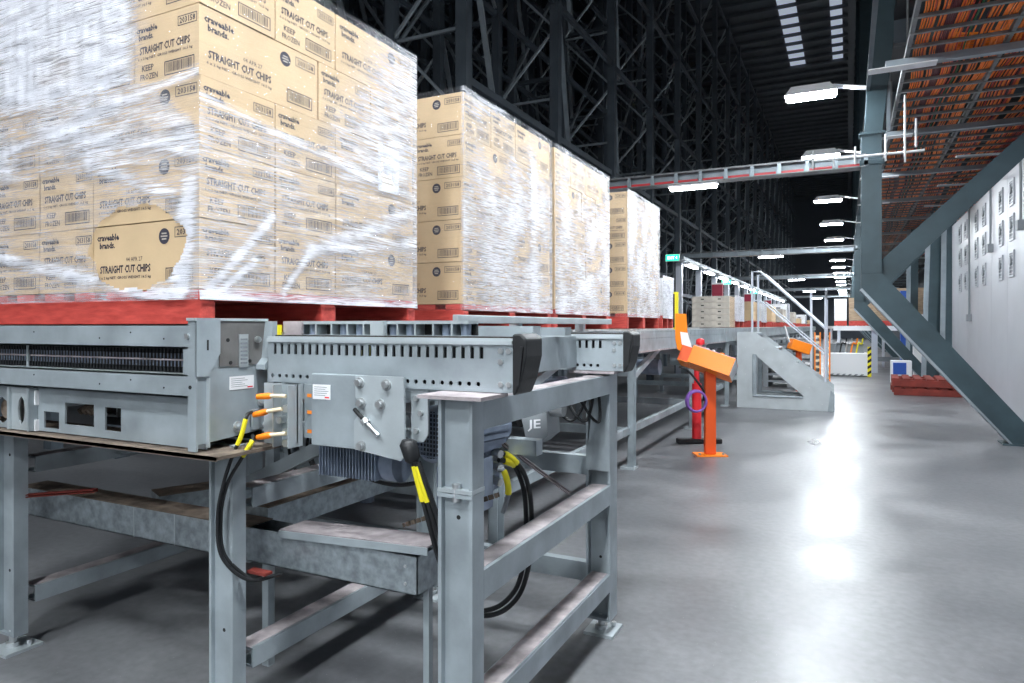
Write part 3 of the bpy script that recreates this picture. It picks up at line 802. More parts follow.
# ------------------------------------------------------------------ foreground chain transfer conveyor
def leg_h(mb, xa, xb, y0, y1, z0, z1, mt='steel'):
    """H section: flanges on the X sides, web between"""
    mb.box(xa, xa + .010, y0, y1, z0, z1, mt); mb.box(xb - .010, xb, y0, y1, z0, z1, mt)
    mb.box(xa + .010, xb - .010, (y0 + y1) / 2 - .012, (y0 + y1) / 2 + .002, z0, z1, mt)
def front_machine():
    t = thing('chain_transfer_conveyor', 'large grey steel transfer conveyor carrying the nearest load, on tall legs', 'conveyor')
    ST = 'steel'
    def foot(x, y, lg):
        m = MB(); m.box(x - .055, x + .065, y - .06, y + .07, 0, .012, 'steel_light'); m.cyl((x, y, .012), (x, y, .075), .014, 'zinc'); m.cyl((x, y, .012), (x, y, .028), .026, 'zinc', 6)
        m.cyl((x + .04, y + .035, .012), (x + .04, y + .035, .03), .010, 'zinc', 6); m.build('foot_plate', lg)
    # --- end frame facing the aisle
    def leg(xa, xb, y0, y1, z1, splice=None):
        m = MB(); leg_h(m, xa, xb, y0, y1, .07, z1, ST); m.box(xa, xb, y0, y1, .06, .07, ST)
        for hz in (.735, .30): m.cyl(((xa + xb) / 2, (y0 + y1) / 2 - .0125, hz), ((xa + xb) / 2, (y0 + y1) / 2 - .0115, hz), .006, 'dark', 8)
        l = m.build('leg', t)
        foot((xa + xb) / 2, (y0 + y1) / 2, l)
        if splice:
            s = MB(); s.box(xa - .001, xb + .001, y0 - .003, y1 + .002, splice, splice + .010, 'steel_light'); s.box(xa - .001, xb + .001, y0 - .003, y1 + .002, splice - .012, splice - .002, ST)
            s.cyl(((xa + xb) / 2, y0 + .008, splice - .022), ((xa + xb) / 2, y0 + .008, splice + .022), .012, 'zinc', 6)
            s.build('splice_plate', l)
        return l
    leg(-.935, -.835, 1.47, 1.53, 1.035, .800)
    leg(-.935, -.835, 2.56, 2.65, 1.035)
    leg(-1.743, -1.643, 1.45, 1.50, .862); leg(-1.743, -1.643, 2.56, 2.65, 1.0)
    leg(-2.88, -2.78, 1.45, 1.50, .835); leg(-2.88, -2.78, 2.56, 2.65, 1.0)
    # gusset on the far aisle leg
    MB().prism([(-.935, .65), (-.835, .65), (-.835, .97), (-.90, .97)], (0, 2.555, 0), (1, 0, 0), (0, 0, 1), (0, 1, 0), .005, ST).build('gusset', t)
    def rail(x, z, h, name='side_member', wd=.075, mt=ST):
        m = MB(); m.cbar((x, 1.53, z + h / 2), (x, 2.56, z + h / 2), wd, h, .007, mt, (0, 0, 1), 1 if False else -1)
        b = m.build(name, t); 
        MB().box(x - wd + .004, x - .008, 1.53, 2.56, z + h, z + h + .0012, 'steel_worn').build('grimy_top', b)
        return b
    rail(-.838, .955, .072); rail(-.838, .520, .075); rail(-.838, .180, .068)
    for x in (-1.65, -2.79):
        rail(x, .165, .06); rail(x, .66, .06); rail(x, .90, .06)
    rail(-2.3, .90, .05)
    # cross members on the far side
    for z in (.19, .62):
        MB().box(-2.78, -1.74, 2.60, 2.64, z, z + .075, ST).build('cross_member', t); MB().box(-1.64, -.93, 2.60, 2.64, z, z + .075, ST).build('cross_member', t)
    for (a, b) in (((-2.8, 2.0, .30), (-1.75, 2.0, .78)), ((-2.75, 2.5, .35), (-1.75, 2.5, .80))):
        MB().bar(a, b, .04, .05, ST).build('diagonal_brace', t)
    MB().box(-2.80, -.90, 2.0, 2.05, .80, .85, ST).build('cross_member', t)
    # --- long side along X at Y=1.34
    yf = 1.34
    def xrail(z0, z1, name, mt=ST, x1=-1.667, y=yf, dpt=.05):
        m = MB(); m.box(-3.05, x1, y, y + .005, z0, z1, mt); m.box(-3.05, x1, y, y + dpt, z1 - .005, z1, 'steel_light'); m.box(-3.05, x1, y, y + dpt, z0, z0 + .005, mt)
        for i, x in enumerate((-1.80, -1.95, -2.1, -2.45)):
            m.cyl((x, y - .001, (z0 + z1) / 2 + (.01 if i % 2 else -.008)), (x, y + .004, (z0 + z1) / 2 + (.01 if i % 2 else -.008)), .003, 'dark', 6)
        return m.build(name, t)
    xrail(1.155, 1.226, 'upper_rail'); xrail(1.014, 1.080, 'lower_rail')
    # roller-chain recess between the rails
    m = MB(); m.box(-3.05, -1.70, yf + .055, yf + .06, 1.06, 1.175, 'chain')
    n = 82
    for i in range(n):
        x = -3.04 + i * 1.33 / n
        m.box(x, x + .0075, yf + .040, yf + .054, 1.082, 1.098, 'rubber'); m.box(x, x + .0075, yf + .040, yf + .054, 1.138, 1.153, 'rubber')
        m.cyl((x + .004, yf + .052, 1.098), (x + .004, yf + .052, 1.138), .0022, 'motor', 5)
    m.box(-3.05, -1.70, yf + .046, yf + .055, 1.116, 1.121, 'steel_worn')
    m.build('chain_guide', t)
    MB().box(-2.562, -2.552, yf + .036, yf + .042, 1.080, 1.155, 'steel_light').build('spacer', t)
    m = MB(); m.box(-1.72, -1.667, yf + .002, yf + .008, 1.08, 1.155, ST); m.cyl((-1.69, yf, 1.19), (-1.69, yf - .012, 1.19), .009, 'zinc', 6); m.cyl((-1.68, yf, 1.045), (-1.68, yf - .008, 1.045), .006, 'dark', 6); m.build('rail_end_cover', t)
    # box channel below with cut-outs
    m = MB(); z0, z1 = .862, 1.008; y = 1.375
    m.box(-2.492, -2.484, y - .012, y, .862, .90, 'white'); m.box(-2.492, -2.484, y - .012, y, .95, 1.0, 'white')
    cuts = [(-2.456, -2.371, .874, .930), (-2.338, -2.184, .893, .965), (-2.127, -2.048, .887, .961)]
    xs = -2.50
    for a, b, c, d in cuts:
        m.box(xs, a, y, y + .006, z0, z1, ST); m.box(a, b, y, y + .006, z0, c, ST); m.box(a, b, y, y + .006, d, z1, ST); xs = b
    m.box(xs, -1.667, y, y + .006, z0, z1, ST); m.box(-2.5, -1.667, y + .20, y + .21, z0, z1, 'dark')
    m.box(-2.5, -1.667, y + .005, y + .2, z1 - .006, z1, ST)
    m.build('lower_channel', t)
    g = MB()
    for k in range(5): g.cyl((-2.36 + k * .028, y + .06, .925), (-2.35 + k * .024, y + .1, .95), .012, 'rust', 8)
    g.build('chain_tensioner', t)
    m = MB(); m.box(-3.05, -1.56, 1.32, 1.56, .848, .858, 'rust'); m.box(-3.05, -1.56, 1.32, 1.325, .846, .858, 'rust'); m.build('base_shelf', t)
    # left end box with round and slotted openings
    m = MB(); m.holes(-3.05, -2.62, .862, 1.008, [(-2.69, .922, .042, .048, True)], (0, y - .01, 0), (1, 0, 0), (0, 0, 1), (0, 1, 0), .006, ST)
    m.holes(-2.61, -2.50, .862, 1.008, [(-2.552, .930, .021, .048, True)], (0, y - .02, 0), (1, 0, 0), (0, 0, 1), (0, 1, 0), .006, 'steel_light')
    m.box(-2.62, -2.61, y - .03, y + .05, .862, 1.008, 'steel_light'); m.box(-2.50, -2.492, y - .03, y, .862, 1.008, ST)
    m.cyl((-2.70, y + .06, .925), (-2.70, y + .01, .925), .036, 'rust', 14); m.cyl((-2.56, y + .03, .945), (-2.56, y, .945), .016, 'rust', 8)
    m.build('tension_box', t)
    # --- corner side plate, facing the aisle
    m = MB(); xp = -1.66
    m.prism([(1.34, .880), (1.60, .895), (1.60, 1.225), (1.34, 1.225)], (xp, 0, 0), (0, 1, 0), (0, 0, 1), (-1, 0, 0), .006, ST)
    m.box(xp - .030, xp + .004, 1.334, 1.340, .862, 1.235, ST)
    m.box(xp - .032, xp + .006, 1.33, 1.60, 1.235, 1.243, 'steel_light')
    m.build('corner_plate', t)
    m = MB(); m.prism([(1.334, 1.075), (1.375, 1.075), (1.415, 1.14), (1.415, 1.243), (1.334, 1.243)], (xp + .001, 0, 0), (0, 1, 0), (0, 0, 1), (1, 0, 0), .006, ST)
    m.box(xp + .007, xp + .0075, 1.368, 1.374, 1.15, 1.18, 'dark')
    m.box(xp - .002, xp + .012, 1.371, 1.375, .87, 1.07, 'steel_light'); m.build('corner_gusset', t)
    m = MB(); m.prism([(1.415, 1.10), (1.60, 1.10), (1.60, 1.235), (1.415, 1.235)], (xp + .001, 0, 0), (0, 1, 0), (0, 0, 1), (1, 0, 0), .002, 'steel_dark')
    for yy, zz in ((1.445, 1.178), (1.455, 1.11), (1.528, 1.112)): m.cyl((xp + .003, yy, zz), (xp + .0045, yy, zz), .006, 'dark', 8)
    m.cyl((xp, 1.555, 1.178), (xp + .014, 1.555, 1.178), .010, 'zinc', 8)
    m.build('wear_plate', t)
    m = MB(); m.box(xp + .003, xp + .006, 1.485, 1.520, 1.095, 1.195, 'zinc')
    for k in range(7): m.box(xp + .006, xp + .008, 1.490, 1.515, 1.105 + k * .012, 1.110 + k * .012, 'grey_plastic')
    m.build('type_plate', t)
    m = MB(); m.prism([(1.590, 1.235), (1.575, 1.12), (1.555, 1.10), (1.553, 1.085), (1.585, 1.085), (1.607, 1.15), (1.607, 1.235)], (xp + .002, 0, 0), (0, 1, 0), (0, 0, 1), (1, 0, 0), .035, ST); m.build('stop_fin', t)
    m = MB(); m.box(xp + .001, xp + .002, 1.452, 1.545, 1.028, 1.068, 'paper')
    for k in range(5): m.box(xp + .002, xp + .0023, 1.458, 1.52 - .01 * (k % 3), 1.036 + k * .006, 1.0375 + k * .006, 'grey_plastic')
    m.box(xp + .002, xp + .0024, 1.520, 1.540, 1.031, 1.035, 'red_gloss'); m.build('rating_label', t)
    for yy, zz in ((1.575, .985), (1.483, .915), (1.58, .91)): MB().cyl((xp, yy, zz), (xp + .02, yy, zz), .011, 'zinc', 6).cyl((xp, yy, zz), (xp + .004, yy, zz), .017, 'zinc', 12).build('bolt', t)
    # --- the two chain arms
    def arm(y0, xs, xe, z0=1.047, z1=1.182, label=None):
        L_ = xe - xs; m = MB()
        n = int((L_ - .07) / .028)
        hs = [(.03 + i * .028, .103, .0056, .016, False) for i in range(n)]
        m.holes(0, L_ - .055, .082, .124, hs, (xs, y0, z0), (1, 0, 0), (0, 0, 1), (0, 1, 0), .005, ST)
        a = .30 if xs < -1.5 else .0
        hs = [(.02 + i * .028, .020, .0066, .0066, True) for i in range(n)]
        m.holes(0, L_ - .055, .008, .032, hs, (xs, y0, z0), (1, 0, 0), (0, 0, 1), (0, 1, 0), .005, ST)
        m.box(xs, xe - .055, y0, y0 + .005, z0 + .032, z0 + .082, ST); m.box(xs, xe, y0 - .001, y0 + .005, z0, z0 + .008, ST); m.box(xs, xe, y0 - .006, y0 + .005, z0 + .124, z1, 'steel_light')
        m.box(xe - .055, xe, y0, y0 + .005, z0 + .008, z0 + .124, ST)
        m.box(xs, xe, y0 + .005, y0 + .09, z0, z0 + .006, ST)
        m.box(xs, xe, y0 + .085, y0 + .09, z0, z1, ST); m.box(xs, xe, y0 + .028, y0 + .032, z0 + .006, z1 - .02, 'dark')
        m.build('arm_body', t)
        for x, z in ((xe - .035, z0 + .108), (xe - .012, z0 + .108), (xe - .035, z0 + .022), (xe - .012, z0 + .022), (xe - .035, z0 + .08)): MB().cyl((x, y0 - .004, z), (x, y0 + .002, z), .008, 'zinc', 6).build('bolt', t)
        c = MB(); c.box(xs, xe - .0, y0 - .002, y0 + .02, z1, z1 + .006, 'steel_light'); c.box(xs, xe - .02, y0 + .03, y0 + .06, z1 - .004, z1 + .010, 'chain'); c.box(xs, xe - .02, y0 + .068, y0 + .09, z1, z1 + .008, 'chain'); c.build('transfer_chain', t)
        e = MB(); e.prism([(0, -.006), (.010, -.002), (.026, .035), (.040, .095), (.040, .140), (.024, .154), (0, .152)], (xe, y0 - .006, z0), (1, 0, 0), (0, 0, 1), (0, 1, 0), .105, 'rubber'); 
        e.build('end_cap', t, bevel=.008)
        r_ = MB(); r_.bar((xe + .018, y0 - .007, z0 + .02), (xe + .030, y0 - .007, z0 + .12), .008, .012, 'rubber', (0, 1, 0)); r_.build('end_cap_rib', t)
    arm(1.566, -1.62, -.77); arm(2.52, -1.62, -.77)
    # yellow tabs seen through the slots, pocket rail behind the arm
    MB().box(-1.245, -1.235, 1.572, 1.58, 1.135, 1.165, 'yellow').build('yellow_tab', t); MB().box(-1.275, -1.265, 1.572, 1.58, 1.132, 1.15, 'yellow').build('yellow_tab', t); m = MB(); m.box(-1.735, -1.70, 1.70, 1.705, 1.185, 1.224, 'yellow'); m.build('yellow_marker', t)
    m = MB(); yb = 1.72
    m.box(-1.70, -.99, yb, yb + .06, 1.226, 1.236, 'steel_light'); m.box(-1.70, -.99, yb, yb + .06, 1.185, 1.192, ST)
    for i in range(11):
        x = -1.70 + i * .065; m.box(x, x + .006, yb, yb + .06, 1.192, 1.226, 'steel_light'); 
        if i % 3 != 2: m.cyl((x + .035, yb + .03, 1.192), (x + .035, yb + .03, 1.226), .016, 'motor', 8)
    m.box(-1.33, -1.28, yb - .02, yb, 1.188, 1.236, 'steel_light'); m.box(-1.70, -1.62, yb - .01, yb, 1.188, 1.236, 'steel_worn')
    m.box(-1.70, -.99, yb + .05, yb + .06, 1.192, 1.226, 'dark')
    m.build('pocket_rail', t)
    m = MB(); m.box(-1.6, -.92, 2.02, 2.08, 1.185, 1.22, ST); m.box(-1.6, -.92, 2.3, 2.36, 1.185, 1.215, ST); m.box(-.98, -.96, 1.65, 2.52, 1.06, 1.18, ST); m.box(-1.62, -1.6, 1.62, 2.75, .98, 1.18, ST); m.build('inner_frame', t)
    # rollers under the load
    ro = None
    for i in range(8):
        x = -3.0 + i * .17
        if ro is None: ro = MB().cyl((0, 1.42, 1.159), (0, 2.62, 1.159), .036, 'zinc', 12).build('roller', t); ro.location.x = x
        else: c = ro.copy(); C.objects.link(c); c.location.x = x; c.parent = t
    m = MB(); m.box(-3.05, -1.66, 2.64, 2.67, 1.0, 1.19, ST); m.build('rear_rail', t)
    # leg head plate
    MB().box(-.985, -.80, 1.45, 1.60, 1.036, 1.045, 'steel_worn').build('head_plate', t); MB().box(-.985, -.80, 2.50, 2.66, 1.036, 1.045, 'steel_worn').build('head_plate', t)
    # --- sensor bracket with orange connectors
    s = MB()
    s.box(-1.615, -1.53, 1.545, 1.550, .86, 1.045, 'steel_light'); s.box(-1.475, -1.472, 1.50, 1.56, .86, 1.045, 'steel_light'); s.box(-1.530, -1.472, 1.535, 1.540, .87, 1.045, ST)
    s.box(-1.465, -1.38, 1.56, 1.566, .885, 1.045, ST); s.box(-1.535, -1.53, 1.50, 1.55, .86, 1.045, 'zinc')
    sb = s.build('sensor_bracket', t)
    for z in (1.012, .962, .905): MB().box(-1.452, -1.425, 1.557, 1.560, z - .005, z + .005, 'led').build('indicator_strip', sb)
    for x, z in ((-1.495, .975), (-1.52, .94), (-1.495, .905), (-1.495, .872)):
        MB().cyl((x, 1.536, z), (x, 1.510, z), .012, 'zinc', 6).build('nut', sb)
    for (x, z, tilt) in ((-1.515, 1.010, .0), (-1.53, .972, .18), (-1.515, .900, .12)):
        c = MB(); a = Vector((x + .03, 1.505, z + .003)); b = a + Vector((-.05, -.01, -tilt * .05)); d = b + Vector((-.045, -.01, -tilt * .045 - .004))
        c.cyl(a, b, .006, 'tape', 8); c.tube([b, b + (d - b) * .2, d], [.008, .010, .008], 'orange', 8); c.build('sensor_plug', sb)
    # --- gearbox cover plates
    m = MB(); m.box(-1.425, -1.235, 1.545, 1.560, .868, 1.080, ST); m.build('gearbox_cover', t, bevel=.003)
    m = MB(); m.prism([(-1.255, 1.080), (-1.09, 1.080), (-1.085, .866), (-1.10, .85), (-1.26, .87), (-1.26, .95), (-1.235, .98), (-1.255, 1.02)], (0, 1.538, 0), (1, 0, 0), (0, 0, 1), (0, 1, 0), .008, 'steel_light'); m.build('torque_plate', t)
    m = MB(); m.box(-1.418, -1.352, 1.5435, 1.545, 1.005, 1.048, 'paper'); m.box(-1.372, -1.356, 1.543, 1.5436, 1.009, 1.013, 'red_gloss')
    for k in range(5): m.box(-1.412, -1.37 + .006 * (k % 3), 1.543, 1.5436, 1.016 + k * .006, 1.0175 + k * .006, 'grey_plastic')
    m.build('rating_label', t)
    for x, z in ((-1.232, 1.003), (-1.165, 1.002), (-1.232, .882), (-1.145, 1.058), (-1.238, 1.060)): MB().cyl((x, 1.538, z), (x, 1.522, z), .0105, 'zinc', 6).cyl((x, 1.538, z), (x, 1.534, z), .015, 'zinc', 12).build('bolt', t)
    m = MB(); m.cyl((-1.252, 1.530, .985), (-1.215, 1.525, .958), .006, 'dark', 8); m.cyl((-1.215, 1.525, .958), (-1.205, 1.525, .948), .013, 'zinc', 6); m.cyl((-1.205, 1.525, .948), (-1.165, 1.525, .918), .006, 'zinc', 8); m.build('tension_screw', t)
    m = MB(); m.prism([(-1.09, 1.047), (-1.035, 1.047), (-1.035, .92), (-1.05, .90), (-1.09, .90)], (0, 1.575, 0), (1, 0, 0), (0, 0, 1), (0, 1, 0), .006, 'steel_light')
    for x, z in ((-1.07, 1.02), (-1.055, .98), (-1.07, .93)): m.cyl((x, 1.575, z), (x, 1.565, z), .008, 'zinc', 6)
    m.build('motor_flange', t)
    # --- finned motor under the cover
    m = MB(); m.cyl((-1.50, 1.72, .80), (-1.27, 1.72, .80), .052, 'motor', 20)
    for k in range(19): x = -1.495 + k * .012; m.box(x, x + .0035, 1.655, 1.785, .752, .865, 'motor')
    m.cyl((-1.27, 1.72, .80), (-1.22, 1.72, .80), .058, 'motor', 18)
    m.build('finned_motor', t)
    # --- fan-cooled motor beside the near leg
    m = MB(); c0 = Vector((-1.085, 1.66, .905)); ax = Vector((.18, .98, 0)).normalized()
    m.tube([c0, c0 + ax * .01, c0 + ax * .06, c0 + ax * .065], [.070, .083, .085, .080], 'motor', 24, cap=False); m.tube([c0 + ax * .066, c0 + ax * .30], .074, 'motor', 24)
    for k in range(20):
        a = 2 * math.pi * k / 20; sd = ax.cross(Vector((0, 0, 1))); o = sd * math.cos(a) * .078 + Vector((0, 0, 1)) * math.sin(a) * .078
        m.bar(c0 + ax * .07 + o, c0 + ax * .28 + o, .006, .014, 'motor')
    fm = m.build('fan_motor', t)
    g = MB(); sd = ax.cross(Vector((0, 0, 1))).normalized(); up = Vector((0, 0, 1))
    g.tube([c0 + ax * .02, c0 + ax * .022], .066, 'dark', 20)
    for k in range(-5, 6):
        h = math.sqrt(max(0, .070 ** 2 - (k * .0125) ** 2))
        g.bar(c0 + sd * (k * .0125) - up * h, c0 + sd * (k * .0125) + up * h, .003, .003, 'motor'); g.bar(c0 + up * (k * .0125) - sd * h, c0 + up * (k * .0125) + sd * h, .003, .003, 'motor')
    g.build('fan_guard', fm)
    m = MB(); m.box(-1.10, -.985, 1.74, 1.86, .70, .82, 'motor')
    for k in range(9): m.box(-1.10 + k * .0135, -1.096 + k * .0135, 1.722, 1.87, .66, .80, 'motor')
    m.build('lower_motor', t)
    # --- terminal box behind the near leg
    m = MB(); m.box(-1.08, -1.02, 1.88, 1.98, .69, .86, 'motor'); tb = m.build('terminal_box', t, bevel=.006)
    for k in range(3):
        z = .82 - k * .045; MB().cyl((-1.02, 1.93, z), (-.985, 1.915, z - .006), .013, 'zinc', 8).build('cable_gland', tb)
    # --- gearbox with white stencilled letters behind the top rail
    m = MB(); m.prism([(-1.16, .93), (-1.04, .93), (-1.03, .80), (-1.07, .765), (-1.12, .765)], (0, 2.40, 0), (1, 0, 0), (0, 0, 1), (0, 1, 0), .12, 'grey_plastic')
    m.text('JE', (-1.115, 2.397, .81), (1, 0, .12), (0, 0, 1), .055, .045, 'paper', .02)
    m.build('gearbox', t)
    MB().cyl((-1.35, 2.44, .88), (-1.16, 2.44, .88), .062, 'dark', 16).build('motor_body', t); MB().cyl((-1.03, 2.44, .90), (-.98, 2.44, .90), .03, 'zinc', 10).build('output_shaft', t)
    for yy in (1.70, 1.95): MB().box(-1.62, -.98, yy, yy + .04, 1.0, 1.05, ST).build('cross_member', t)
front_machine()

# cable trunking with lifted lid
def trunking():
    t = thing('cable_trunking', 'galvanised cable trunking running low behind the front legs', 'cable trunking')
    m = MB(); x0, x1, y0, y1, z0, z1 = -3.05, -1.10, 1.62, 1.72, .450, .560
    m.box(x0, x1, y0, y0 + .003, z0, z1, 'galv'); m.box(x0, x1, y1 - .003, y1, z0, z1, 'galv'); m.box(x0, x1, y0, y1, z0, z0 + .003, 'galv'); m.box(x1 - .003, x1, y0, y1, z0, z1, 'galv')
    for x in (-2.34, -2.12): m.box(x, x + .004, y0 - .003, y0, z0, z1, 'steel_light')
    m.cyl((-1.14, y0 - .004, .48), (-1.14, y0, .48), .005, 'zinc', 6); m.cyl((-1.14, y0 - .004, .53), (-1.14, y0, .53), .005, 'zinc', 6)
    m.build('channel', t)
    m = MB(); m.box(x0, -1.76, y0 - .003, y1 + .003, z1, z1 + .004, 'rust'); m.build('lid', t)
    m = MB(); m.bar((-1.62, 1.67, .572), (-1.06, 1.67, .598), .115, .004, 'steel_worn'); m.bar((-1.62, 1.612, .560), (-1.06, 1.612, .585), .004, .022, 'steel'); m.build('loose_lid', t)
    m = MB(); m.box(-1.16, -1.04, 1.62, 1.76, .0, .012, 'steel_light'); m.box(-1.12, -1.10, 1.68, 1.70, .0, .45, 'steel'); m.build('support', t)
    t2 = thing('cable_trunking', 'galvanised cable trunking crossing deeper under the conveyor', 'cable trunking')
    m = MB(); m.box(-1.95, -1.80, 1.74, 3.2, .50, .59, 'galv'); m.box(-1.955, -1.795, 1.74, 3.2, .59, .594, 'rust'); m.build('channel', t2)
    for y in (1.8, 3.1): MB().box(-1.89, -1.86, y, y + .03, 0, .50, 'steel').build('support', t2)
    t3 = thing('cable_trunking', 'rusty-lidded cable trunking branching away behind the two left front legs', 'cable trunking', (-2.42, 1.74, 0), R(-24))
    m = MB(); m.box(-.06, .06, .02, 1.9, .49, .57, 'galv'); m.box(-.065, .065, .02, 1.9, .57, .574, 'rust'); m.build('channel', t3)
    for y in (.3, 1.7): MB().box(-.015, .015, y, y + .03, 0, .49, 'steel').build('support', t3)
    # a low conveyor frame deeper in, seen between the legs
    t4 = thing('support_frame', 'grey steel frame with pipes standing deep behind the nearest load', 'frame', (0, 3.6, 0))
    for x in (-3.75, -3.45, -2.4): 
        MB().box(x, x + .08, 0, .06, 0, 1.0, 'steel').build('leg', t4)
    for z in (.25, .6, .92): MB().box(-3.75, -2.32, .06, .10, z, z + .06, 'steel').build('cross_member', t4)
    MB().cyl((-3.0, .2, 0), (-3.0, .2, 1.0), .05, 'motor', 12).build('pipe', t4); MB().bar((-3.7, .12, .3), (-2.5, .12, .9), .04, .05, 'steel').build('diagonal_brace', t4)
    t5 = thing('drive_motor', 'dark gear motor under the nearest load behind the front legs', 'motor', (-2.55, 2.2, .80))
    MB().cyl((0, 0, 0), (.30, 0, 0), .07, 'motor', 16).build('motor_body', t5); MB().box(-.12, 0, -.07, .07, -.09, .10, 'grey_plastic').build('gearbox', t5)
trunking()

# cables
def cables():
    def cb(pts, r_, label, bands=(), group=None, mt='rubber'):
        t = thing('cable', label, 'cable', (0, 0, 0), 0, group)
        p = smooth_path(pts, 10); MB().tube(p, r_, mt, 7).build('sheath', t)
        for a, b in bands:
            i, j = int(a * (len(p) - 1)), max(int(a * (len(p) - 1)) + 1, int(b * (len(p) - 1)))
            MB().tube(p[i:j + 1], r_ * 1.3, 'yellow', 8).build('yellow_sleeve', t)
    cb([(-1.60, 1.482, .962), (-1.585, 1.45, .955), (-1.595, 1.44, .90), (-1.62, 1.43, .84), (-1.645, 1.42, .76), (-1.67, 1.42, .66), (-1.66, 1.425, .54), (-1.61, 1.48, .46), (-1.60, 1.60, .44)], .0055, 'black cable with yellow sleeve dropping from the upper sensor plug past a front leg', ((.16, .32),))
    cb([(-1.595, 1.482, .893), (-1.565, 1.45, .88), (-1.60, 1.44, .825), (-1.645, 1.431, .75), (-1.67, 1.431, .655), (-1.66, 1.436, .54), (-1.61, 1.49, .455)], .0055, 'black cable with yellow sleeve from the lowest sensor plug', ((.15, .30),))
    # bundle from the black connector beside the cover plate
    t = thing('cable_connector', 'round black cable connector hanging beside the gearbox cover', 'connector', (-1.069, 1.53, .892))
    MB().tube([(0, 0, .02), (.0, 0, .01), (.015, 0, -.03), (.02, 0, -.04)], [.016, .024, .022, .012], 'rubber', 12).build('shell', t); MB().cyl((-.04, .03, .012), (0, .01, 0), .014, 'rubber', 8).build('gland', t)
    for k in range(3):
        cb([(-1.052 + .008 * k, 1.53, .855), (-1.03 + .014 * k, 1.54, .76), (-1.0 + .02 * k, 1.56, .62), (-.98 + .02 * k, 1.60, .48), (-.97 + .02 * k, 1.62, .36), (-.95, 1.70, .22)], .0075, '%s black cable of the bundle hanging from the round connector' % ('leftmost', 'middle', 'rightmost')[k], ((.04, .22),) if k < 2 else ())
    for k in range(2):
        o = .02 * k
        cb([(-1.0, 1.93, .812 - o), (-.985, 1.97, .80 - o), (-.965 - o, 2.03, .745), (-.945 - o, 2.05, .66), (-.94 - o, 2.05, .53), (-.955 - o, 2.05, .40), (-1.0 - o * .5, 2.05, .30 + o), (-1.09, 2.05, .235 + o), (-1.25, 2.05, .21)], .0085, '%s black cable looping from the terminal box behind the end frame' % ('outer', 'inner')[k], ((.08, .20),))
    cb([(-.985, 1.90, .767), (-.965, 1.90, .765), (-.955, 1.91, .70), (-.98, 1.92, .63)], .008, 'short grey cable looping under the terminal box', ((.3, .7),), mt='grey_plastic')
    cb([(-1.42, 1.76, .75), (-1.38, 1.78, .72), (-1.28, 1.78, .715), (-1.18, 1.76, .74)], .007, 'black cable sagging below the finned motor')
    for k in range(3):
        cb([(-1.05 + .06 * k, 2.46, .95), (-1.0 + .06 * k, 2.47, .87), (-.95 + .05 * k, 2.48, .86), (-.90 + .02 * k, 2.5, .96)], .006, 'thin black cable sagging behind the top rail of the end frame, %s' % ('left one', 'middle one', 'right one')[k])
    for k, (x, y) in enumerate(((-2.28, 2.35), (-2.22, 2.40), (-2.16, 2.36))):
        cb([(x, y, .93), (x + .01, y, .80), (x - .02, y, .65), (x + .03, y, .55)], .007, 'black cable hanging deep under the nearest load, %s of three' % ORD[k])
    # drive chain and slat
    t = thing('drive_chain', 'oily drive chain slanting up toward the near leg', 'chain')
    a, b = Vector((-1.27, 1.80, .585)), Vector((-.90, 1.74, .735)); m = MB(); n = 34
    for i in range(n):
        p = a.lerp(b, i / n); q = a.lerp(b, (i + .75) / n); w_ = .006 if i % 2 else .010
        m.bar(p + Vector((0, -w_, 0)), q + Vector((0, -w_, 0)), .003, .013, 'rust'); m.bar(p + Vector((0, w_, 0)), q + Vector((0, w_, 0)), .003, .013, 'rust')
    m.build('links', t)
    tag(MB().cbar((-1.02, 1.97, .845), (-.915, 2.32, .61), .012, .012, .003, 'steel_worn').build('loose_strut'), 'thin worn strut leaning from the terminal box to the middle rail', 'strut')
    tag(MB().cbar((-2.82, 1.50, .575), (-2.55, 1.62, .60), .025, .012, .003, 'red_dark').build('perforated_strap'), 'rusty perforated strap poking out past the leftmost leg', 'strap')
    tag(MB().box(-1.655, -1.58, 1.515, 1.545, .462, .470, 'red_dark').build('perforated_strap'), 'rusty perforated strap behind the second front leg', 'strap')
cables()

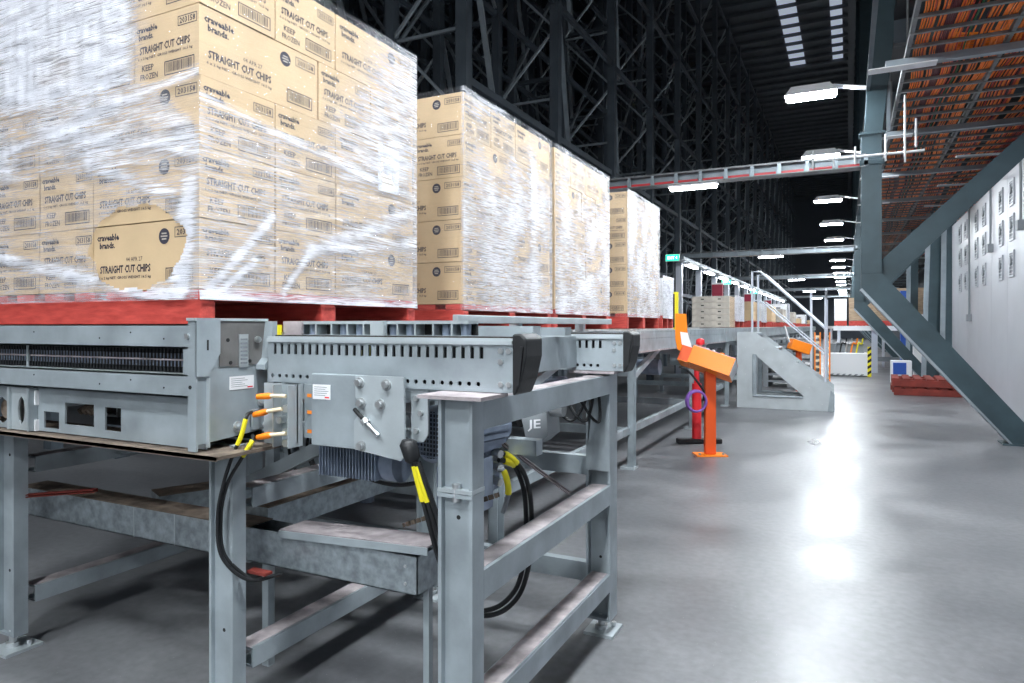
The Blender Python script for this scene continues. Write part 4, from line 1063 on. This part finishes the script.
# ------------------------------------------------------------------ orange control desk, red post, coil
def desk(name, label, loc, sc_=1.0, board=True):
    t = thing(name, label, 'control desk', loc, YAW)
    t.scale = (sc_,) * 3
    m = MB(); m.box(-.05, .05, -.03, .03, .012, .80, 'orange_dark'); m.build('post', t, bevel=.004)
    m = MB(); m.box(-.145, .145, -.09, .09, 0, .012, 'orange'); 
    for x in (-.11, .11): m.cyl((x, -.05, .012), (x, -.05, .028), .012, 'zinc', 6)
    m.build('base_plate', t)
    ang = R(-20); X = Matrix.Translation((.018, -.03, .86)) @ Matrix.Rotation(-ang, 4, 'Y') @ Matrix.Rotation(R(-28), 4, 'Z') @ Matrix.Rotation(R(-10), 4, 'X')
    m = MB(); m.box(-.20, .20, -.14, .12, -.085, .085, 'orange'); m.box(.2, .204, -.13, .11, -.075, .075, 'white'); bx = m.xf(X).build('desk_box', t, bevel=.006)
    m = MB(); m.box(-.196, .196, -.135, .115, .085, .090, 'pink'); 
    m.xf(X).build('control_panel', bx)
    for x, mt in ((-.09, 'zinc'), (-.03, 'zinc'), (.05, 'yellow')):
        MB().cyl((x, -.02, .09), (x, -.02, .125), .022, mt if mt != 'yellow' else 'orange', 12).xf(X).build('push_button', bx)
    m = MB(); m.box(-.30, -.20, -.12, -.11, -.085, .06, 'orange_dark'); m.box(-.30, -.20, .09, .10, -.085, .06, 'orange_dark'); m.box(-.30, -.20, -.12, .10, -.09, -.08, 'orange'); m.box(-.30, -.29, -.12, .10, -.085, .0, 'orange_dark')
    m.cyl((-.25, -.1, -.02), (-.25, .05, .01), .015, 'zinc', 8); m.xf(X).build('open_tray', t)
    if board:
        m = MB(); pf = [(-.335, .98), (-.23, .98)]
        m.prism([(-.320, 1.34), (-.215, 1.335), (-.205, 1.17), (-.17, 1.03), (-.115, .94), (-.18, .93), (-.30, 1.00), (-.320, 1.10)], (0, .03, 0), (1, 0, 0), (0, 0, 1), (0, 1, 0), .008, 'orange'); bd = m.build('sign_board', t)
        MB().prism([(-.275, 1.165), (-.205, 1.155), (-.165, 1.02), (-.125, .965), (-.20, .975), (-.26, 1.05)], (0, .024, 0), (1, 0, 0), (0, 0, 1), (0, 1, 0), .004, 'paper').build('notice_sheet', bd)
    return t
desk('control_desk', 'orange tilted control desk with upright board on an orange floor post', (-1.17, 6.60, 0))
def extras():
    t = thing('control_desk', 'small orange desk box on a leaning white arm behind the stepover stair', 'control desk', (-.78, 12.9, 0), YAW)
    X = Matrix.Translation((.02, 0, .86)) @ Matrix.Rotation(R(18), 4, 'Y')
    MB().box(-.17, .17, -.1, .1, -.09, .09, 'orange').xf(X).build('desk_box', t, bevel=.005)
    MB().box(-.168, .168, -.095, .095, .09, .094, 'white').xf(X).build('control_panel', t)
    MB().bar((-.16, 0, .94), (-.24, 0, 1.22), .05, .02, 'white').build('sign_board', t)
    MB().box(-.03, .05, -.03, .03, .01, .84, 'orange_dark').build('post', t); MB().box(-.1, .12, -.08, .08, 0, .01, 'orange').build('base_plate', t)
    # purple coil and its black cable hung on the desk
    t = thing('cable_coil', 'coiled purple cable hung on the orange desk post', 'cable coil', (-1.28, 6.50, .515), YAW)
    for k in range(4):
        pts = [(.093 * math.cos(a * math.pi / 12) * (1 - .02 * k), -.012 * k + .004 * math.sin(a), .10 * math.sin(a * math.pi / 12) * (1 - .02 * k)) for a in range(25)]
        MB().tube(pts, .011, 'purple', 7, cap=False).build('cable_loop', t)
    t = thing('cable', 'black cable from the orange desk down to the purple coil', 'cable'); 
    MB().tube(smooth_path([(-1.42, 6.42, .84), (-1.34, 6.44, .80), (-1.25, 6.48, .68), (-1.21, 6.52, .60), (-1.215, 6.52, .52)]), .011, 'rubber', 7).build('sheath', t)
    # red post with mushroom head on a black base bar
    t = thing('emergency_stop_post', 'red post with mushroom head and black base bar behind the orange desk', 'post', (-1.40, 7.22, 0), YAW)
    MB().box(-.22, .24, -.05, .05, 0, .05, 'rubber').build('base_bar', t, bevel=.01)
    MB().cyl((-.015, 0, .05), (-.015, 0, .62), .048, 'red_gloss', 16).build('post', t)
    MB().cyl((-.015, 0, .62), (-.015, 0, .92), .028, 'red_gloss', 12).build('stem', t)
    MB().cyl((.02, -.01, .95), (.02, -.01, 1.0), .060, 'pink', 16).build('collar', t); MB().tube([(.02, -.01, 1.0), (.02, -.01, 1.035)], .022, 'pink', 12).build('neck', t)
    MB().tube([(.02, -.01, 1.025), (.02, -.01, 1.035), (.02, -.01, 1.075), (.02, -.01, 1.09)], [.035, .046, .042, .02], 'red_gloss', 14).build('mushroom_head', t)
    # yellow and black stanchion beside the low white load
    t = thing('stanchion', 'yellow post with black stripes beside the low white load', 'post', (-1.645, 7.30, 1.183))
    MB().box(-.025, .02, -.02, .02, .0, .40, 'yellow').build('post', t); MB().box(-.028, -.012, -.024, -.02, .02, .38, 'dark').build('stripe', t)
    MB().box(-.015, .015, -.06, .06, 0, .01, 'yellow').build('base_plate', t)
extras()

# ------------------------------------------------------------------ step-over stair
def stair():
    t = thing('stepover_stair', 'grey steel stepover stair with handrail sloping down to the aisle floor', 'stair', (0, 10.7, 0))
    for y in (0, .75):
        m = MB()
        m.box(-1.50, -1.28, y, y + .012, 0, 1.13, 'steel_pale'); m.box(-1.28, -.19, y, y + .012, .0, .19, 'steel_pale')
        m.prism([(-1.28, 1.13), (-1.24, 1.13), (-.19, .33), (-.19, .19), (-.56, .19), (-1.25, .80), (-1.28, .82)], (0, y, 0), (1, 0, 0), (0, 0, 1), (0, 1, 0), .012, 'steel_pale')
        m.build('stringer', t)
        f = MB(); f.box(-1.28, -1.22, y - .02, y + .03, .19, .80, 'steel'); f.box(-1.28, -.58, y - .02, y + .03, .17, .20, 'steel'); f.build('stringer_frame', t, bevel=.01)
        m = MB()
        for x, z in ((-1.0, .72), (-.86, .62), (-.72, .5), (-1.38, .9), (-1.38, .5), (-.5, .33), (-.33, .1), (-1.12, .87)): m.cyl((x, y - .004, z), (x, y, z), .008, 'zinc', 6)
        m.build('stringer_bolts', t)
        h = MB(); h.tube([(-1.285, y + .03, 1.10), (-1.285, y + .03, 2.03), (-1.17, y + .03, 2.03), (-.28, y + .03, 1.17)], .017, 'post_white', 8)
        h.tube([(-.29, y + .03, .42), (-.29, y + .03, 1.62)], .015, 'post_white', 8); h.tube([(-1.285, y + .03, 1.60), (-1.17, y + .03, 1.60), (-.28, y + .03, .80)], .010, 'post_white', 8)
        h.build('handrail', t)
    for i in range(4):
        z = .24 + i * .22; x = -.30 - i * .24
        MB().box(x - .13, x + .10, .012, .75, z - .03, z, 'steel').build('tread', t)
    MB().box(-1.5, -1.2, .012, .75, 1.09, 1.12, 'steel').build('landing', t)
    m = MB(); m.prism([(-.26, 0), (-.17, 0), (-.17, .25), (-.22, .31)], (0, -.03, 0), (1, 0, 0), (0, 0, 1), (0, 1, 0), .03, 'steel'); m.build('floor_bracket', t)
stair()

# ------------------------------------------------------------------ things further down the aisle
def distance():
    # stack of grey plastic pallets
    for i in range(7):
        t = thing('plastic_pallet', 'grey plastic pallet on the floor stack behind the stair, %s from the bottom' % ORD[i], 'pallet', (-.98, 15.0, .14 * i), 0, 'grey plastic pallet stack')
        MB().box(-.55, .45, -.5, .5, .10, .135, 'grey_plastic').build('deck', t)
        for x in (-.55, -.10, .35): MB().box(x, x + .10, -.5, .5, 0, .10, 'grey_plastic').build('runner', t)
    # orange ladder guards
    for i, x in enumerate((-.52, -.36)):
        t = thing('ladder_guard', '%s orange upright guard beside the stair foot' % ('left', 'right')[i], 'guard', (x, 14.2 + .3 * i, 0), 0, 'orange upright guards')
        for dx in (-.045, .045): MB().box(dx - .012, dx + .012, -.02, .02, 0, 1.1, 'orange').build('upright', t)
        for k in range(9): MB().box(-.033, .033, -.015, .015, .08 + k * .115, .12 + k * .115, 'tape').build('rung', t)
    # tall slim white rails at the stair foot
    for i, (x, y, h, mt) in enumerate(((-.62, 14.0, 1.85, 'post_white'), (-.40, 15.5, 1.95, 'grey_plastic'), (-.46, 17.5, 2.1, 'post_white'))):
        tag(MB().box(x - .02, x + .02, y - .02, y + .02, 0, h, mt).build('slim_pole'), '%s slim upright pole near the orange guards' % ('nearest white', 'middle grey', 'farthest white')[i], 'pole')
    # red stack of pallets by the wall
    for i in range(2):
        t = thing('pallet', '%s red pallet of the pair lying on the floor by the wall posts' % ('lower', 'upper')[i], 'pallet', (.70 + .03 * (1 - i), 13.8, .152 * i), R(-2 * i))
        for k in range(3): MB().box(0, 1.165, .54 * k, .54 * k + .08, 0, .115, 'red_dark').build('bearer', t, bevel=.006)
        for k in range(7): MB().box(.175 * k, .175 * k + .112, 0, 1.16, .116, .142, 'red_dark').build('top_board', t)
    # blue bins
    t = thing('storage_bin', 'small blue and white bin standing behind the red floor pallets', 'bin', (.98, 16.2, 0))
    MB().box(-.18, .20, 0, .3, 0, .50, 'white').build('body', t, bevel=.01); MB().box(-.14, .10, -.012, 0, .22, .46, 'blue').build('front_panel', t)
    # cross conveyor at the aisle end
    t = thing('cross_conveyor', 'pale conveyor crossing the far end of the aisle', 'conveyor', (0, 20.0, 0))
    MB().box(-.35, 2.6, 0, .05, 1.10, 1.22, 'white').build('side_rail', t); MB().box(-.35, 2.6, 1.2, 1.25, 1.10, 1.22, 'white').build('side_rail', t)
    for x in (-.25, .55, .62, 1.25, 1.9, 2.5): MB().box(x, x + .07, .02, .09, 0, 1.10, 'post_white').build('leg', t)
    MB().box(-.3, 2.6, .03, .07, .30, .42, 'grey_plastic').build('cross_member', t)
    for k in range(12): MB().cyl((-.28 + k * .24, .05, 1.19), (-.28 + k * .24, 1.2, 1.19), .04, 'zinc', 8).build('roller', t)
    t = thing('machine_housing', 'low white machine housing with striped corner at the aisle end', 'machine', (0, 18.4, 0))
    MB().box(-.42, .42, 0, .9, .02, .56, 'white').build('body', t, bevel=.01)
    m = MB(); m.box(.42, .50, -.01, .05, 0, .72, 'yellow')
    for k in range(5): m.prism([(.42, .04 + k * .14), (.50, .10 + k * .14), (.50, .17 + k * .14), (.42, .11 + k * .14)], (0, -.012, 0), (1, 0, 0), (0, 0, 1), (0, 1, 0), .002, 'dark')
    m.build('striped_corner', t)
    m = MB()
    for k in range(6): m.prism([(-.40 + k * .13, .02), (-.34 + k * .13, .02), (-.30 + k * .13, .06), (-.36 + k * .13, .06)], (0, -.004, 0), (1, 0, 0), (0, 0, 1), (0, 1, 0), .004, 'grey_plastic')
    m.build('striped_skirt', t)
    m = MB()
    for k in range(5): m.tube(smooth_path([(-.3 + .12 * k, .3, .56), (-.25 + .12 * k, .3, .80), (-.18 + .12 * k, .3, .78), (-.15 + .12 * k, .3, .92)], 4), .02, ('grey_plastic', 'rubber', 'zinc', 'orange', 'yellow')[k], 6)
    m.box(-.4, .35, .35, .6, .56, .78, 'grey_plastic'); m.build('fittings', t)
    def ld(x0, x1, z0, z1, mt, label, wr=False, y=20.2, d=.9):
        n = 3; h = (z1 - z0 - .13) / n
        for k in range(n): tag(MB().box(x0, x1, y, y + d, z0 + .13 + k * h + .003, z0 + .13 + (k + 1) * h - .003, mt).build('large_carton'), '%s carton of the %s' % (('bottom', 'middle', 'top')[k], label), 'carton', label)
        p = thing('pallet', 'red pallet under the %s' % label, 'pallet', (x0, y, z0))
        for k in range(3): MB().box(0, x1 - x0, k * (d - .1) / 2, k * (d - .1) / 2 + .1, 0, .10, 'red').build('bearer', p)
        MB().box(0, x1 - x0, 0, d, .1, .125, 'red').build('deck', p)
    ld(-.33, -.03, 1.23, 1.95, 'white', 'white wrapped stack at the aisle end')
    ld(.02, 1.02, 1.23, 1.97, 'timber', 'brown stack behind the second diagonal leg')
    ld(1.10, 1.80, 1.23, 2.20, 'timber', 'brown stack between the two diagonal legs')
    ld(.30, .85, 1.23, 2.35, 'timber', 'taller tan stack far at the aisle end', y=23.0)
    t2 = thing('cross_conveyor', 'second pale conveyor behind the first at the aisle end', 'conveyor', (0, 22.8, 0))
    MB().box(-.6, 2.6, 0, 1.3, 1.14, 1.22, 'white').build('deck', t2)
    for x in (-.5, .9, 2.3): MB().box(x, x + .07, .1, .17, 0, 1.14, 'post_white').build('leg', t2)
    tag(MB().box(1.18, 1.36, 19.6, 19.8, 0, 2.1, 'blue').build('blue_cabinet'), 'blue upright cabinet seen between the diagonal legs', 'cabinet')
    tag(MB().box(1.42, 1.62, 19.0, 19.3, 0, 1.5, 'white').build('white_cabinet'), 'narrow white cabinet beside the wall-end posts', 'cabinet')
    # pale posts with strip lamps, exit signs and red boxes in front of the racks
    for i in range(12):
        Y = 16.3 + 2.35 * i
        t = thing('mezzanine_post', 'pale steel post in front of the racks beyond the loads, %s along the row' % ORD[i], 'post', (-3.6, Y, 0), 0, 'pale posts before the racks')
        MB().box(-.07, .07, -.07, .07, 0, 2.72, 'post_white').build('shaft', t); MB().box(-.11, .11, -.11, .11, 0, .012, 'post_white').build('base_plate', t)
        l = thing('strip_lamp', 'glowing strip lamp above the pale posts, %s along the row' % ORD[i], 'lamp', (-3.42, Y + .55, 2.68), 0, 'strip lamps above the pale posts')
        MB().box(-.07, .07, -.55, .55, 0, .05, 'white').build('housing', l); MB().box(-.05, .05, -.53, .53, -.03, 0, 'tube').build('diffuser', l)
        if i % 3 == 2:
            r_ = thing('hose_reel_box', 'red box on a pale post, %s along the row' % ORD[i // 3], 'box', (-3.6, Y - .2, 0), 0, 'red boxes on pale posts')
            MB().box(-.02, .28, -.05, .12, 1.75, 2.45, 'magenta').build('body', r_); MB().box(-.03, .3, -.06, .13, 2.45, 2.5, 'white').build('hood', r_)
    b = thing('lamp_rail', 'long steel rail along the tops of the pale posts', 'rail')
    MB().box(-3.66, -3.34, 15.6, 44.5, 2.735, 2.80, 'rack_light').build('rail', b)
    for i, Y in enumerate((15.0, 22.4, 29.5)):
        e = thing('exit_sign', 'green exit sign hanging above the loads, %s from the camera' % ORD[i], 'exit sign', (-3.46, Y, 2.66 if i == 0 else 2.55), 0, 'green exit signs'); e.scale = (.8, 1, .85)
        MB().box(-.19, .19, -.03, .03, -.02, .16, 'white').build('housing', e)
        m = MB(); m.box(-.18, .18, -.034, -.03, -.01, .15, 'exit_green'); m.text('EXIT', (-.13, -.036, .03), (1, 0, 0), (0, 0, 1), .19, .075, 'exit_white', .02)
        m.prism([(.09, .07), (.13, .11), (.13, .03)], (0, -.036, 0), (1, 0, 0), (0, 0, 1), (0, 1, 0), .001, 'exit_white'); m.build('sign_face', e)
        (MB().box(-.01, .01, .03, .62, .08, .10, 'grey_plastic') if i == 0 else MB().box(-.01, .01, -.01, .01, .16, .185, 'grey_plastic')).build('bracket', e)
distance()
